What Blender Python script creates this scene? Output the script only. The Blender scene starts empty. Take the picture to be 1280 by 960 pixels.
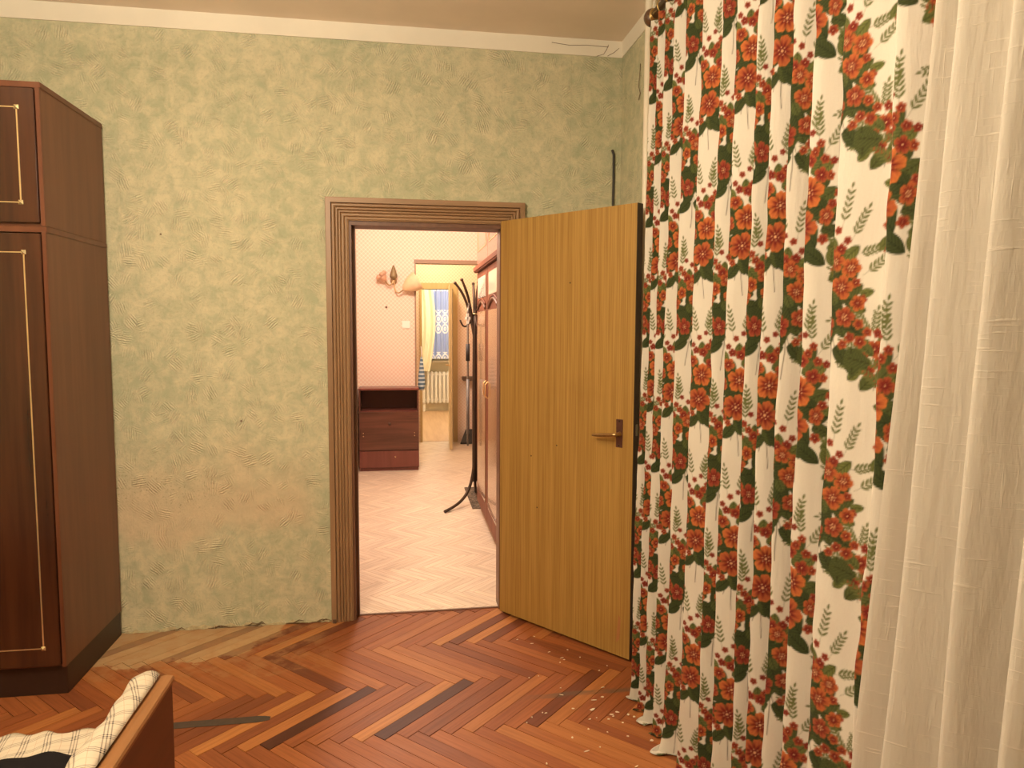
import bpy, bmesh, math, random
import numpy as np
from mathutils import Vector, Matrix
random.seed(7); rng = np.random.default_rng(7)
S = bpy.context.scene
COL = S.collection
PI = math.pi

# ------------------------------------------------------------------ camera
F, YAW, PITCH, ROLL = 878.6, 0.156, 0.0805, 0.0046
cam_d = bpy.data.cameras.new('camera'); cam = bpy.data.objects.new('camera', cam_d); COL.objects.link(cam)
cam_d.sensor_fit = 'HORIZONTAL'; cam_d.sensor_width = 36.0; cam_d.lens = F / 1280 * 36.0
cam_d.clip_start = 0.02
fw = Vector((math.sin(YAW)*math.cos(PITCH), math.cos(YAW)*math.cos(PITCH), -math.sin(PITCH)))
r0 = Vector((math.cos(YAW), -math.sin(YAW), 0)); u0 = r0.cross(fw)
rr = math.cos(ROLL)*r0 + math.sin(ROLL)*u0; uu = -math.sin(ROLL)*r0 + math.cos(ROLL)*u0
M = Matrix((rr, uu, -fw)).transposed().to_4x4(); M.translation = Vector((-0.474, -3.525, 1.476))
cam.matrix_world = M
S.camera = cam

# ------------------------------------------------------------------ world, lights, exposure
S.view_settings.view_transform = 'Standard'; S.view_settings.look = 'None'
S.view_settings.gamma = 1.0; S.view_settings.use_curve_mapping = False
S.view_settings.exposure = 0.0
W = bpy.data.worlds.new('night'); S.world = W; W.use_nodes = True
W.node_tree.nodes['Background'].inputs[0].default_value = (0.02, 0.02, 0.03, 1)
W.node_tree.nodes['Background'].inputs[1].default_value = 0.3
def point(name, loc, power, color, size):
    d = bpy.data.lights.new(name, 'POINT'); d.energy = power; d.color = color; d.shadow_soft_size = size
    o = bpy.data.objects.new(name, d); o.location = loc; COL.objects.link(o); return o
WARM = (1.0, 0.86, 0.64)
point('ceiling_lamp_light', (-1.30, -2.35, 2.32), 106, WARM, 0.07)
# upward spot added at the lamp's place to brighten ceiling and upper wall
sd = bpy.data.lights.new('added_ceiling_uplight', 'SPOT'); sd.energy = 165; sd.color = WARM; sd.shadow_soft_size = .08
sd.spot_size = math.radians(168); sd.spot_blend = .35
so = bpy.data.objects.new('added_ceiling_uplight', sd); so.location = (-1.30, -2.35, 2.37); so.rotation_euler = (PI, 0, 0); COL.objects.link(so)
point('hall_lamp_light', (-0.60, 1.9, 2.68), 108, (1.0, 0.85, 0.73), 0.12)
point('vestibule_lamp_light', (-0.10, 4.75, 2.38), 30, (1.0, 0.82, 0.50), 0.06)
point('far_room_lamp_light', (0.4, 7.2, 2.5), 110, (1.0, 0.86, 0.66), 0.12)

# ------------------------------------------------------------------ node helpers
class NT:
    def __init__(s, name):
        s.m = bpy.data.materials.new(name); s.m.use_nodes = True
        s.t = s.m.node_tree; s.b = s.t.nodes['Principled BSDF']; s._oc = None
    def n(s, typ, **kw):
        nd = s.t.nodes.new(typ)
        for k, v in kw.items(): setattr(nd, k, v)
        return nd
    def put(s, inp, v):
        if isinstance(v, bpy.types.NodeSocket): s.t.links.new(v, inp)
        elif isinstance(v, (tuple, list)) and len(v) == 3 and inp.type == 'RGBA': inp.default_value = (*v, 1)
        else: inp.default_value = v
    def oc(s):
        if s._oc is None: s._oc = s.n('ShaderNodeTexCoord').outputs['Object']
        return s._oc
    def xyz(s, v):
        nd = s.n('ShaderNodeSeparateXYZ'); s.put(nd.inputs[0], v); return nd.outputs
    def comb(s, x, y, z):
        nd = s.n('ShaderNodeCombineXYZ')
        for i, q in enumerate((x, y, z)): s.put(nd.inputs[i], q)
        return nd.outputs[0]
    def map(s, scale=(1,1,1), rot=(0,0,0), loc=(0,0,0), v=None):
        nd = s.n('ShaderNodeMapping'); s.put(nd.inputs[0], v or s.oc())
        nd.inputs['Location'].default_value = loc; nd.inputs['Rotation'].default_value = rot; nd.inputs['Scale'].default_value = scale
        return nd.outputs[0]
    def noise(s, v=None, scale=5, detail=4, rough=.55, dist=0.0):
        nd = s.n('ShaderNodeTexNoise'); s.put(nd.inputs['Vector'], v or s.oc())
        nd.inputs['Scale'].default_value = scale; nd.inputs['Detail'].default_value = detail
        nd.inputs['Roughness'].default_value = rough; nd.inputs['Distortion'].default_value = dist
        return nd.outputs['Fac']
    def math(s, op, a, b=0.0, c=0.0, clamp=False):
        nd = s.n('ShaderNodeMath', operation=op, use_clamp=clamp)
        s.put(nd.inputs[0], a); s.put(nd.inputs[1], b); s.put(nd.inputs[2], c); return nd.outputs[0]
    def step(s, v, lo, hi):
        nd = s.n('ShaderNodeMapRange', interpolation_type='SMOOTHSTEP'); s.put(nd.inputs[0], v)
        nd.inputs[1].default_value = lo; nd.inputs[2].default_value = hi; return nd.outputs[0]
    def mix(s, f, a, b, mode='MIX'):
        nd = s.n('ShaderNodeMix', data_type='RGBA', blend_type=mode)
        s.put(nd.inputs[0], f); s.put(nd.inputs[6], a); s.put(nd.inputs[7], b); return nd.outputs[2]
    def bump(s, h, strength=.3, dist=.01, nrm=None):
        nd = s.n('ShaderNodeBump'); s.put(nd.inputs['Height'], h)
        nd.inputs['Strength'].default_value = strength; nd.inputs['Distance'].default_value = dist
        if nrm: s.put(nd.inputs['Normal'], nrm)
        return nd.outputs[0]
    def attr(s, name):
        return s.n('ShaderNodeAttribute', attribute_name=name)
    def out(s, color=None, rough=.5, normal=None, metal=0.0, spec=.5, coat=0.0, coat_rough=.1):
        if color is not None: s.put(s.b.inputs['Base Color'], color)
        s.put(s.b.inputs['Roughness'], rough); s.put(s.b.inputs['Metallic'], metal)
        s.b.inputs['Specular IOR Level'].default_value = spec
        s.b.inputs['Coat Weight'].default_value = coat; s.b.inputs['Coat Roughness'].default_value = coat_rough
        if normal is not None: s.put(s.b.inputs['Normal'], normal)
        return s.m

def plain(name, c, rough=.5, metal=0.0, spec=.5, var=.12, scale=30, coat=0.0):
    q = NT(name); f = q.noise(scale=scale, detail=3)
    d = tuple(v*(1-var) for v in c); l = tuple(min(1, v*(1+var)) for v in c)
    return q.out(q.mix(f, d, l), rough, metal=metal, spec=spec, coat=coat)
def wood(name, c1, c2, axis='z', rough=.4, fine=60, coat=0.0, spec=.5, bump=.05, wav=2.0, coat_rough=.1):
    q = NT(name); st = {'x': (.06, 1, 1), 'y': (1, .06, 1), 'z': (1, 1, .06)}[axis]
    v = q.map(scale=st)
    a = q.noise(v, fine, 5, .6); b = q.noise(v, wav*4, 3, .5, 1.5)
    f = q.math('ADD', q.math('MULTIPLY', a, .55), q.math('MULTIPLY', b, .45))
    f = q.step(f, .32, .68)
    return q.out(q.mix(f, c1, c2), rough, q.bump(a, bump, .002), coat=coat, spec=spec, coat_rough=coat_rough)

# ------------------------------------------------------------------ geometry helpers
class MB:
    def __init__(s): s.v = []; s.f = []; s.mi = []
    def add(s, vs, fs):
        o = len(s.v); s.v += [tuple(p) for p in vs]; s.f += [tuple(i+o for i in f) for f in fs]; return s
    def box(s, x0, x1, y0, y1, z0, z1):
        return s.add([(x0,y0,z0),(x1,y0,z0),(x1,y1,z0),(x0,y1,z0),(x0,y0,z1),(x1,y0,z1),(x1,y1,z1),(x0,y1,z1)],
                     [(0,3,2,1),(4,5,6,7),(0,1,5,4),(1,2,6,5),(2,3,7,6),(3,0,4,7)])
    def prism(s, poly, z0, z1, bev=0.0):
        n = len(poly); vs = [(x,y,z0) for x,y in poly]
        if bev:
            cx = sum(p[0] for p in poly)/n; cy = sum(p[1] for p in poly)/n
            vs += [(x,y,z1-bev) for x,y in poly]
            for x,y in poly:
                d = math.hypot(x-cx, y-cy) or 1; k = 1-bev*1.2/d
                vs.append((cx+(x-cx)*k, cy+(y-cy)*k, z1))
            fs = [tuple(range(n-1,-1,-1)), tuple(range(2*n,3*n))]
            for r in (0,1): fs += [(r*n+i, r*n+(i+1)%n, r*n+n+(i+1)%n, r*n+n+i) for i in range(n)]
        else:
            vs += [(x,y,z1) for x,y in poly]
            fs = [tuple(range(n-1,-1,-1)), tuple(range(n,2*n))] + [(i,(i+1)%n,n+(i+1)%n,n+i) for i in range(n)]
        return s.add(vs, fs)
    def tube(s, pts, r, seg=10, caps=True):
        pts = [Vector(p) for p in pts]; n = len(pts); rs = r if isinstance(r, (list,tuple)) else [r]*n
        vs = []; fs = []; up = None
        for i, p in enumerate(pts):
            t = (pts[min(i+1,n-1)]-pts[max(i-1,0)]).normalized()
            if up is None: up = Vector((0,0,1)) if abs(t.z) < .9 else Vector((1,0,0))
            a = (up - t*up.dot(t)).normalized(); up = a; b = t.cross(a)
            vs += [p + rs[i]*(math.cos(2*PI*k/seg)*a + math.sin(2*PI*k/seg)*b) for k in range(seg)]
        for i in range(n-1):
            fs += [(i*seg+k, i*seg+(k+1)%seg, (i+1)*seg+(k+1)%seg, (i+1)*seg+k) for k in range(seg)]
        if caps: fs += [tuple(range(seg-1,-1,-1)), tuple(range((n-1)*seg, n*seg))]
        return s.add(vs, fs)
    def lathe(s, prof, seg=20, mat=None):
        vs = []; fs = []; n = len(prof)
        for r, z in prof:
            for k in range(seg):
                p = Vector((r*math.cos(2*PI*k/seg), r*math.sin(2*PI*k/seg), z))
                vs.append(mat @ p if mat else p)
        for i in range(n-1):
            fs += [(i*seg+k, i*seg+(k+1)%seg, (i+1)*seg+(k+1)%seg, (i+1)*seg+k) for k in range(seg)]
        if prof[0][0] > 1e-4: fs.append(tuple(range(seg-1,-1,-1)))
        if prof[-1][0] > 1e-4: fs.append(tuple(range((n-1)*seg, n*seg)))
        return s.add(vs, fs)
    def torus(s, c, R, r, ax1, ax2, seg=24, k=8):
        c, ax1, ax2 = Vector(c), Vector(ax1), Vector(ax2)
        ax3 = ax1.cross(ax2); vs = []; fs = []
        for i in range(seg):
            a = 2*PI*i/seg; d = math.cos(a)*ax1 + math.sin(a)*ax2
            for j in range(k):
                b = 2*PI*j/k; vs.append(c + d*(R + r*math.cos(b)) + ax3*(r*math.sin(b)))
        for i in range(seg):
            for j in range(k): fs.append((i*k+j, ((i+1)%seg)*k+j, ((i+1)%seg)*k+(j+1)%k, i*k+(j+1)%k))
        return s.add(vs, fs)
    def build(s, name, mat, parent=None, bevel=0.0, smooth=False, **tags):
        me = bpy.data.meshes.new(name); me.from_pydata([tuple(v) for v in s.v], [], s.f)
        bm = bmesh.new(); bm.from_mesh(me); bmesh.ops.recalc_face_normals(bm, faces=bm.faces)
        if bevel: bmesh.ops.bevel(bm, geom=bm.edges[:], offset=bevel, segments=2, affect='EDGES', clamp_overlap=True)
        bm.to_mesh(me); bm.free()
        if smooth: me.shade_smooth()
        me.materials.append(mat)
        o = bpy.data.objects.new(name, me); COL.objects.link(o); o.parent = parent
        tag(o, **tags); return o
def tag(o, label=None, cat=None, group=None, kind=None):
    if label: o['label'] = label
    if cat: o['category'] = cat
    if group: o['group'] = group
    if kind: o['kind'] = kind
    return o
def empty(name, loc, label, cat, group=None, kind=None, rz=0.0):
    o = bpy.data.objects.new(name, None); COL.objects.link(o); o.location = loc; o.rotation_euler = (0,0,rz)
    o.empty_display_size = .1
    return tag(o, label, cat, group, kind)
def box(name, mat, x0, x1, y0, y1, z0, z1, parent=None, bevel=0.0, **t):
    return MB().box(x0,x1,y0,y1,z0,z1).build(name, mat, parent, bevel, **t)
def clip(poly, ax, val, keep_less):
    out = []; n = len(poly)
    for i in range(n):
        a, b = poly[i], poly[(i+1)%n]
        ia = (a[ax] <= val) if keep_less else (a[ax] >= val); ib = (b[ax] <= val) if keep_less else (b[ax] >= val)
        if ia: out.append(a)
        if ia != ib:
            t = (val-a[ax])/(b[ax]-a[ax]); out.append((a[0]+t*(b[0]-a[0]), a[1]+t*(b[1]-a[1])))
    return out
def bez(p0, p1, p2, p3, n=14):
    p0,p1,p2,p3 = map(Vector, (p0,p1,p2,p3)); r = []
    for i in range(n+1):
        t = i/n; r.append((1-t)**3*p0 + 3*t*(1-t)**2*p1 + 3*t*t*(1-t)*p2 + t**3*p3)
    return r

# ------------------------------------------------------------------ room dimensions
XL, XR = -3.2, 0.635          # main room left / right wall
YF = -4.9                     # wall behind the camera
HC = 2.905                    # ceiling
TH = 0.12                     # thickness of the wall with the door
OX0, OX1, OZ = -0.722, 0.032, 1.985   # door opening

# ------------------------------------------------------------------ structure materials
def mat_wallpaper():
    q = NT('green_plaster_wallpaper'); P = q.oc(); x, y, z = q.xyz(P)
    flat = q.comb(q.math('ADD', x, y), 0.0, z)           # one continuous plane for both walls
    big = q.noise(flat, 1.3, 3, .5); mid = q.noise(flat, 15, 6, .68, .5); fin = q.noise(flat, 60, 5, .7)
    f = q.math('ADD', q.math('MULTIPLY', big, .40), q.math('MULTIPLY', mid, .80))
    f = q.step(f, .42, .78)
    c = q.mix(f, (0.420, 0.440, 0.295), (0.655, 0.600, 0.415))
    # trowel strokes: patches of short parallel ridges, each patch turned its own way
    vo = q.n('ShaderNodeTexVoronoi'); q.put(vo.inputs['Vector'], flat); vo.inputs['Scale'].default_value = 13
    ang = q.math('MULTIPLY', q.xyz(vo.outputs['Color'])[0], 6.28)
    ro = q.n('ShaderNodeVectorRotate', rotation_type='Y_AXIS'); q.put(ro.inputs['Vector'], flat); q.put(ro.inputs['Angle'], ang)
    wv = q.n('ShaderNodeTexWave'); q.put(wv.inputs['Vector'], ro.outputs[0]); wv.inputs['Scale'].default_value = 30
    wv.inputs['Distortion'].default_value = 4.0; wv.inputs['Detail'].default_value = 2; wv.inputs['Detail Scale'].default_value = 1.5
    gate = q.math('MULTIPLY', q.step(vo.outputs['Distance'], .60, .25), q.step(q.noise(flat, 9, 2), .36, .54))
    stroke = q.math('MULTIPLY', wv.outputs['Fac'], gate)
    c = q.mix(q.math('MULTIPLY', stroke, .34), c, (0.80, 0.745, 0.545))
    c = q.mix(q.math('MULTIPLY', q.step(fin, .50, .68), .36), c, (0.33, 0.315, 0.19))
    # seams between the strips
    sm = q.math('ABSOLUTE', q.math('SUBTRACT', q.math('FRACT', q.math('DIVIDE', q.math('ADD', x, 3.6), .53)), .5))
    seam = q.step(sm, .004, .001)
    c = q.mix(q.math('MULTIPLY', seam, .07), c, (0.25, 0.23, 0.13))
    # worn pinkish band and rubbed patches low on the wall, left of the door
    zz = q.math('ADD', z, q.math('MULTIPLY', q.math('SUBTRACT', q.noise(flat, 3.5, 4), .5), .45))
    band = q.math('MULTIPLY', q.step(zz, .40, .56), q.step(zz, .98, .60))
    band = q.math('MULTIPLY', band, q.step(x, -.86, -1.0))
    c = q.mix(q.math('MULTIPLY', band, .55), c, (0.66, 0.50, 0.335))
    speck = q.math('MULTIPLY', q.step(q.noise(flat, 80, 3, .7), .56, .66), q.math('MULTIPLY', q.step(zz, .55, .68), q.step(zz, .95, .7)))
    speck = q.math('MULTIPLY', speck, q.step(x, -1.15, -1.45))
    c = q.mix(q.math('MULTIPLY', speck, .6), c, (0.22, 0.20, 0.11))
    h = q.math('ADD', q.math('ADD', q.math('MULTIPLY', stroke, 1.0), q.math('MULTIPLY', fin, .75)), q.math('MULTIPLY', mid, .5))
    h = q.math('SUBTRACT', h, q.math('MULTIPLY', seam, .15))
    return q.out(c, .75, q.bump(h, .7, .005), spec=.2)
def mat_plaster(name, c, stain=None):
    q = NT(name); a = q.noise(scale=3, detail=5); b = q.noise(scale=60, detail=3)
    col = q.mix(q.step(a, .3, .7), tuple(v*.93 for v in c), c)
    return q.out(col, .85, q.bump(b, .12, .003), spec=.2)
def mat_parquet(name, ramp, rough_lo, rough_hi, damaged=True):
    q = NT(name); t = q.attr('tint'); P = q.oc()
    gv = q.attr('grain').outputs['Vector']
    gm = q.map(scale=(4.0, 90, 1), v=gv); g = q.noise(gm, 1.0, 5, .65, .3); g2 = q.noise(q.map(scale=(1.5, 18, 1), v=gv), 1.0, 3)
    cr = q.n('ShaderNodeValToRGB'); q.put(cr.inputs[0], t.outputs['Fac']); el = cr.color_ramp.elements
    el[0].position = 0; el[0].color = (*ramp[0][1], 1); el[1].position = 1; el[1].color = (*ramp[-1][1], 1)
    for p, c in ramp[1:-1]:
        e = el.new(p); e.color = (*c, 1)
    c = cr.outputs[0]
    c = q.mix(q.math('MULTIPLY', q.step(g, .42, .62), .38), c, q.mix(1.0, c, (.52, .45, .40), 'MULTIPLY'))
    c = q.mix(q.math('MULTIPLY', q.step(g2, .5, .7), .25), c, q.mix(1.0, c, (1.5, 1.45, 1.35), 'MULTIPLY'))
    rough = q.math('ADD', rough_lo, q.math('MULTIPLY', q.noise(scale=5, detail=4), rough_hi-rough_lo))
    nrm = q.bump(g, .06, .001)
    if damaged:
        x, y, z = q.xyz(P)
        w = q.math('MULTIPLY', q.math('SUBTRACT', q.noise(scale=7, detail=5, rough=.6), .5), .28)
        # bare, greyed wood where the varnish came off along the wall
        d1 = q.math('ADD', y, w)
        xx = q.math('ADD', x, q.math('MULTIPLY', y, -.55))
        xx = q.math('ADD', xx, w)
        bare = q.math('MULTIPLY', q.step(d1, -.345, -.325), q.step(xx, -1.02, -1.05))
        bare = q.math('MULTIPLY', bare, q.step(t.outputs['Fac'], .10, .2))
        c = q.mix(q.math('MULTIPLY', bare, .92), c, q.mix(.80, c, (.52, .37, .195)))
        # cloudy dull film around it
        film = q.math('MULTIPLY', q.step(d1, -.53, -.50), q.step(x, -.70, -.95))
        film2 = q.math('MULTIPLY', film, q.step(q.noise(scale=13, detail=5, rough=.65), .40, .66))
        c = q.mix(q.math('MULTIPLY', film2, .55), c, (.40, .20, .085))
        rough = q.math('ADD', rough, q.math('MULTIPLY', bare, .3)); rough = q.math('ADD', rough, q.math('MULTIPLY', film, .1))
        # dirty drag mark in front of the curtain
        yy = q.math('ABSOLUTE', q.math('ADD', q.math('ADD', y, .868), q.math('ADD', q.math('MULTIPLY', x, -.02), q.math('MULTIPLY', w, .10))))
        st = q.math('MULTIPLY', q.step(yy, .024, .010), q.math('MULTIPLY', q.step(x, -.06, .16), q.step(q.noise(q.map(scale=(3, 14, 1)), 1.5, 4), .30, .52)))
        c = q.mix(q.math('MULTIPLY', st, .72), c, (.115, .078, .05))
    return q.out(c, rough, nrm, spec=.30)
M_wall = mat_wallpaper()
M_ceil = mat_plaster('ceiling_whitewash', (.86, .74, .60))
M_white = mat_plaster('cornice_whitewash', (.84, .78, .66))
M_plain_wall = mat_plaster('hidden_wall_paper', (.50, .47, .32))
RAMP = [(0, (.075, .022, .012)), (.10, (.10, .030, .016)), (.16, (.175, .050, .020)), (.5, (.295, .090, .029)), (.8, (.36, .122, .037)), (1.0, (.47, .19, .056))]
M_parq = mat_parquet('varnished_parquet', RAMP, .40, .58)
M_gap = plain('parquet_joint_dirt', (.035, .016, .009), .9)
def mat_hall_paper():
    q = NT('pink_lattice_wallpaper'); x, y, z = q.xyz(q.oc())
    u = q.math('ADD', x, y)
    # small lattice of rounded cells
    a = q.math('SINE', q.math('MULTIPLY', q.math('ADD', u, z), 2*PI/.085)); b = q.math('SINE', q.math('MULTIPLY', q.math('SUBTRACT', u, z), 2*PI/.085))
    l = q.math('ABSOLUTE', q.math('MULTIPLY', a, b))
    f = q.step(l, .10, .42)
    n = q.noise(scale=4, detail=3)
    c = q.mix(f, (.84, .72, .60), q.mix(n, (.78, .55, .42), (.80, .61, .485)))
    return q.out(c, .7, spec=.3)
M_hpaper = mat_hall_paper()
M_cream_wall = mat_plaster('cream_painted_wall', (.86, .80, .62))

# ------------------------------------------------------------------ structure: main room shell
def wall_with_opening(name, y0, y1, x0, x1, z1, ox0, ox1, oz, mats, label):
    m = MB(); m.box(x0, ox0, y0, y1, 0, z1); m.box(ox1, x1, y0, y1, 0, z1); m.box(ox0, ox1, y0, y1, oz, z1)
    return m.build(name, mats, None, kind='structure', label=label, cat='wall')
wall_back = wall_with_opening('wall_back', 0, TH, XL, XR, HC, OX0, OX1, OZ, M_wall, 'green and beige plaster-effect papered wall around the doorway')
# the hall side of that wall carries the hall paper
hs = MB(); hs.box(XL, OX0, TH, TH+.004, 0, 3.0); hs.box(OX1, 1.1, TH, TH+.004, 0, 3.0); hs.box(OX0, OX1, TH, TH+.004, OZ, 3.0)
hs.build('wall_hall_front', M_hpaper, kind='structure', label='pink papered hall side of the doorway wall', cat='wall')
box('wall_right', M_wall, XR, XR+.1, YF, 0, 0, HC, kind='structure', label='green papered wall behind the curtains', cat='wall')
box('wall_left', M_plain_wall, XL-.1, XL, YF, TH, 0, HC, kind='structure', label='green papered side wall beside the wardrobe', cat='wall')
box('wall_front', M_plain_wall, XL-.1, XR+.1, YF-.1, YF, 0, HC, kind='structure', label='papered wall facing the doorway wall', cat='wall')
box('ceiling', M_ceil, XL-.1, XR+.1, YF-.1, TH, HC, HC+.1, kind='structure', label='whitewashed ceiling of the room with parquet', cat='ceiling')
# painted band under the ceiling
def cornice(name, poly_pts, label):
    return poly_pts.build(name, M_white, kind='structure', label=label, cat='trim')
m = MB(); m.box(XL, XR, -.006, 0, 2.826, HC); c1 = cornice('trim_1', m, 'whitewashed band between green wallpaper and ceiling over the door')
M_crack = plain('plaster_crack', (.20, .14, .09), .9)
for pts in ([(-2.365,2.905),(-2.35,2.875),(-2.335,2.86),(-2.33,2.822)], [(.50,2.826),(.535,2.838),(.55,2.86),(.56,2.885)], [(.27,2.878),(.36,2.870),(.45,2.876),(.56,2.874)], [(.555,2.83),(.59,2.85),(.615,2.872)]):
    MB().tube([(x, -.0065, z) for x, z in pts], .0014, 5).build('crack', M_crack, c1)
m = MB(); m.box(XR-.006, XR, YF, -.006, 2.826, HC); cornice('trim_2', m, 'whitewashed band under the ceiling above the curtain rod')
# ragged paper edge along the floor (no baseboard)
def ragged_edge():
    m = MB(); x = -1.80; r = random.Random(3); pts = []
    while x < -.83:
        pts.append((x, .004 + .018*r.random()**2, -.003 - .012*r.random())); x += .006 + .022*r.random()
    vs = []; fs = []
    for i, (px, h, y) in enumerate(pts):
        vs += [(px, -.0005, 0.0), (px, y, .0008), (px, y*.6, h*.6), (px, -.0005, h)]
    for i in range(len(pts)-1):
        a = 4*i
        for k in range(3): fs.append((a+k, a+k+1, a+k+5, a+k+4))
    m.add(vs, fs); return m
ragged_edge().build('torn_paper_edge', plain('crumbling_plaster', (.44, .37, .22), .95, var=.5, scale=60), wall_back)
r = random.Random(9)
M_tear = plain('torn_paper_brown', (.16, .10, .05), .9, var=.4, scale=80)
for i in range(15):
    x = -1.74 + .88*r.random(); p = [(x, -.006-.008*r.random(), .004)]
    for k in range(3): p.append((p[-1][0] + .016 + .02*r.random(), -.004-.008*r.random(), max(.003, .016*r.random()*(1.5 if k == 1 else .7))))
    MB().tube(p, [.0012, .0025, .002, .0008], 5).build('paper_shred', M_tear, wall_back)
# nail / screw holes in the wall
for x, z in ((-1.575, 1.90), (-1.24, 1.02)):
    MB().lathe([(.0045, 0), (.0045, .002), (0, .003)], 10, Matrix.Translation((x, -.0005, z)) @ Matrix.Rotation(PI/2, 4, 'X')).build('nail_hole', M_crack, wall_back)

# ------------------------------------------------------------------ structure: parquet floor
floor = box('floor', M_gap, XL-.1, XR+.1, YF-.1, .05, -.05, -.006, kind='structure', label='red-brown herringbone parquet floor with worn dull patch by the wall', cat='floor')
PW, PL, BAND, Y0 = .0562, .509, .3605, .025 + 2*.3605
def herring_planks(xlo, xhi, ylo, yhi, gap=.0010, W=PW, L=PL, band=BAND, y0=Y0, phase=.012):
    """planks of one zigzag floor: returns polygon, centre, direction"""
    out = []; pitch = W*math.sqrt(2); k = 0
    while y0 - k*band > ylo - band:
        yt = y0 - k*band; yc = yt - band/2; sgn = 1 if k % 2 == 0 else -1
        d = Vector((1, sgn)).normalized(); n = Vector((-d.y, d.x))
        nmin = int((xlo-1)/pitch)-2; nmax = int((xhi+1)/pitch)+2
        for i in range(nmin, nmax):
            c = Vector((i*pitch + phase + (0 if k % 2 == 0 else pitch*.5), yc))
            h = L/2 - gap; w = W/2 - gap
            poly = [tuple(c + d*a*h + n*b*w) for a, b in ((-1,-1),(1,-1),(1,1),(-1,1))]
            for ax, val, less in ((0, xlo, 0), (0, xhi, 1), (1, ylo, 0), (1, yhi, 1)):
                if poly: poly = clip(poly, ax, val, less)
            if len(poly) >= 3:
                ar = abs(sum(poly[j][0]*poly[(j+1)%len(poly)][1]-poly[(j+1)%len(poly)][0]*poly[j][1] for j in range(len(poly))))/2
                if ar > 2e-5: out.append((poly, c, d, n, k))
        k += 1
    return out
def add_plank_attrs(me, per_face):
    """per_face: list of (tint, origin, dir, nrm) ; grain coordinates in plank space"""
    ta = me.attributes.new('tint', 'FLOAT', 'CORNER'); ga = me.attributes.new('grain', 'FLOAT_VECTOR', 'CORNER')
    for p, (t, c, d, n) in zip(me.polygons, per_face):
        for li in p.loop_indices:
            co = me.vertices[me.loops[li].vertex_index].co; q = Vector((co.x-c.x, co.y-c.y))
            ta.data[li].value = t; ga.data[li].vector = (q.dot(d) + c.x*7.3, q.dot(n) + c.y*3.1 + t*9, 0)
DARK = [(-.775, -.88), (-.37, -.885), (-1.53, -.17), (-1.36,-.17), (-.86, -.12), (-.07, -.14), (-.88, -.52), (.10, -.17), (-.18, -1.0), (-.47, -.56)]
LIGHT = [(-.93, -.16), (-.13, -.15), (-1.0, -.88), (-.45, -.88), (.02,-.16)]
planks = herring_planks(XL, XR, YF, .046)
def seen_rank(p):
    poly, c, d, n, k = p
    if -2.1 < c.x < .75 and c.y > -1.75: return abs(c.x+.6)*.15 - c.y
    return 10 - c.y
planks.sort(key=seen_rank)
stuff = MB(); stuff_pf = []
for idx, (poly, c, d, n, k) in enumerate(planks):
    pr = random.Random(int(c.x*1000)*7919 + int(c.y*1000))
    t = min(.85, max(.22, pr.gauss(.50, .17)))
    if pr.random() < .03: t = .15
    if pr.random() < .07: t = .88
    for dx, dy in DARK[:3]:
        if abs(c.x-dx) < .028 and abs(c.y-dy) < .12: t = .02
    for dx, dy in DARK[3:]:
        if abs(c.x-dx) < .028 and abs(c.y-dy) < .12: t = .15
    for dx, dy in LIGHT:
        if abs(c.x-dx) < .03 and abs(c.y-dy) < .12: t = .97
    z1 = -.0002 - .0012*pr.random()
    if idx < 296:
        m = MB().prism(poly, -.006, z1, .0008)
        o = m.build('plank', M_parq, floor); add_plank_attrs(o.data, [(t, c, d, n)]*len(o.data.polygons))
    else:
        n0 = len(stuff.f); stuff.prism(poly, -.006, z1, .0008); stuff_pf += [(t, c, d, n)]*(len(stuff.f)-n0)
o = stuff.build('plank_field', M_parq, floor, kind='stuff'); add_plank_attrs(o.data, stuff_pf)

# ------------------------------------------------------------------ structure: hall, vestibule, far room
HXL, HXR, HY = -.93, .72, 4.0
LIN = [(0, (.75, .61, .48)), (.3, (.80, .66, .53)), (.6, (.82, .68, .55)), (1, (.85, .71, .57))]
M_lino = mat_parquet('pale_parquet_lino', LIN, .30, .45, damaged=False)
M_lgap = plain('lino_joint', (.56, .39, .26), .6)
hall_floor = box('floor_hall', M_lgap, -3.2, 2.4, .05, 5.55, -.05, -.0015, kind='structure', label='pale herringbone pattern floor of the hall', cat='floor')
m = MB(); pf = []
for poly, c, d, n, k in herring_planks(HXL, 1.0, .052, 5.5, gap=.0014, W=.042, L=.30, band=.212, y0=5.6, phase=.0):
    m.add([(x, y, -.0004) for x, y in poly], [tuple(range(len(poly)))]); pf.append((random.random(), c, d, n))
o = m.build('printed_plank_field', M_lino, hall_floor, kind='stuff'); add_plank_attrs(o.data, pf)
box('wall_hall_left', M_hpaper, HXL-.1, HXL, TH+.004, HY+.12, 0, 3.0, kind='structure', label='pink papered side wall of the hall', cat='wall')
box('wall_hall_right', M_hpaper, HXR, HXR+.1, TH+.004, 5.5, 0, 3.0, kind='structure', label='pink papered hall wall behind the tall hall wardrobe', cat='wall')
VX0 = -.318
m = MB(); m.box(HXL, VX0, HY, HY+.12, 0, 3.0); m.box(VX0, HXR, HY, HY+.12, 2.18, 3.0)
wh = m.build('wall_hall_back', M_hpaper, kind='structure', label='pink papered wall with sconce above the shoe cabinet', cat='wall')
M_brownpaint = wood('brown_painted_trim', (.30, .185, .115), (.36, .225, .14), 'x', .45, 40)
m = MB(); m.box(VX0-.02, HXR, HY-.012, HY+.13, 2.142, 2.18); m.box(VX0-.015, VX0, HY-.008, HY+.125, 0, 2.142)
m.build('trim_3', M_brownpaint, kind='structure', label='brown wooden lining over the passage beside the sconce wall', cat='trim')
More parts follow.
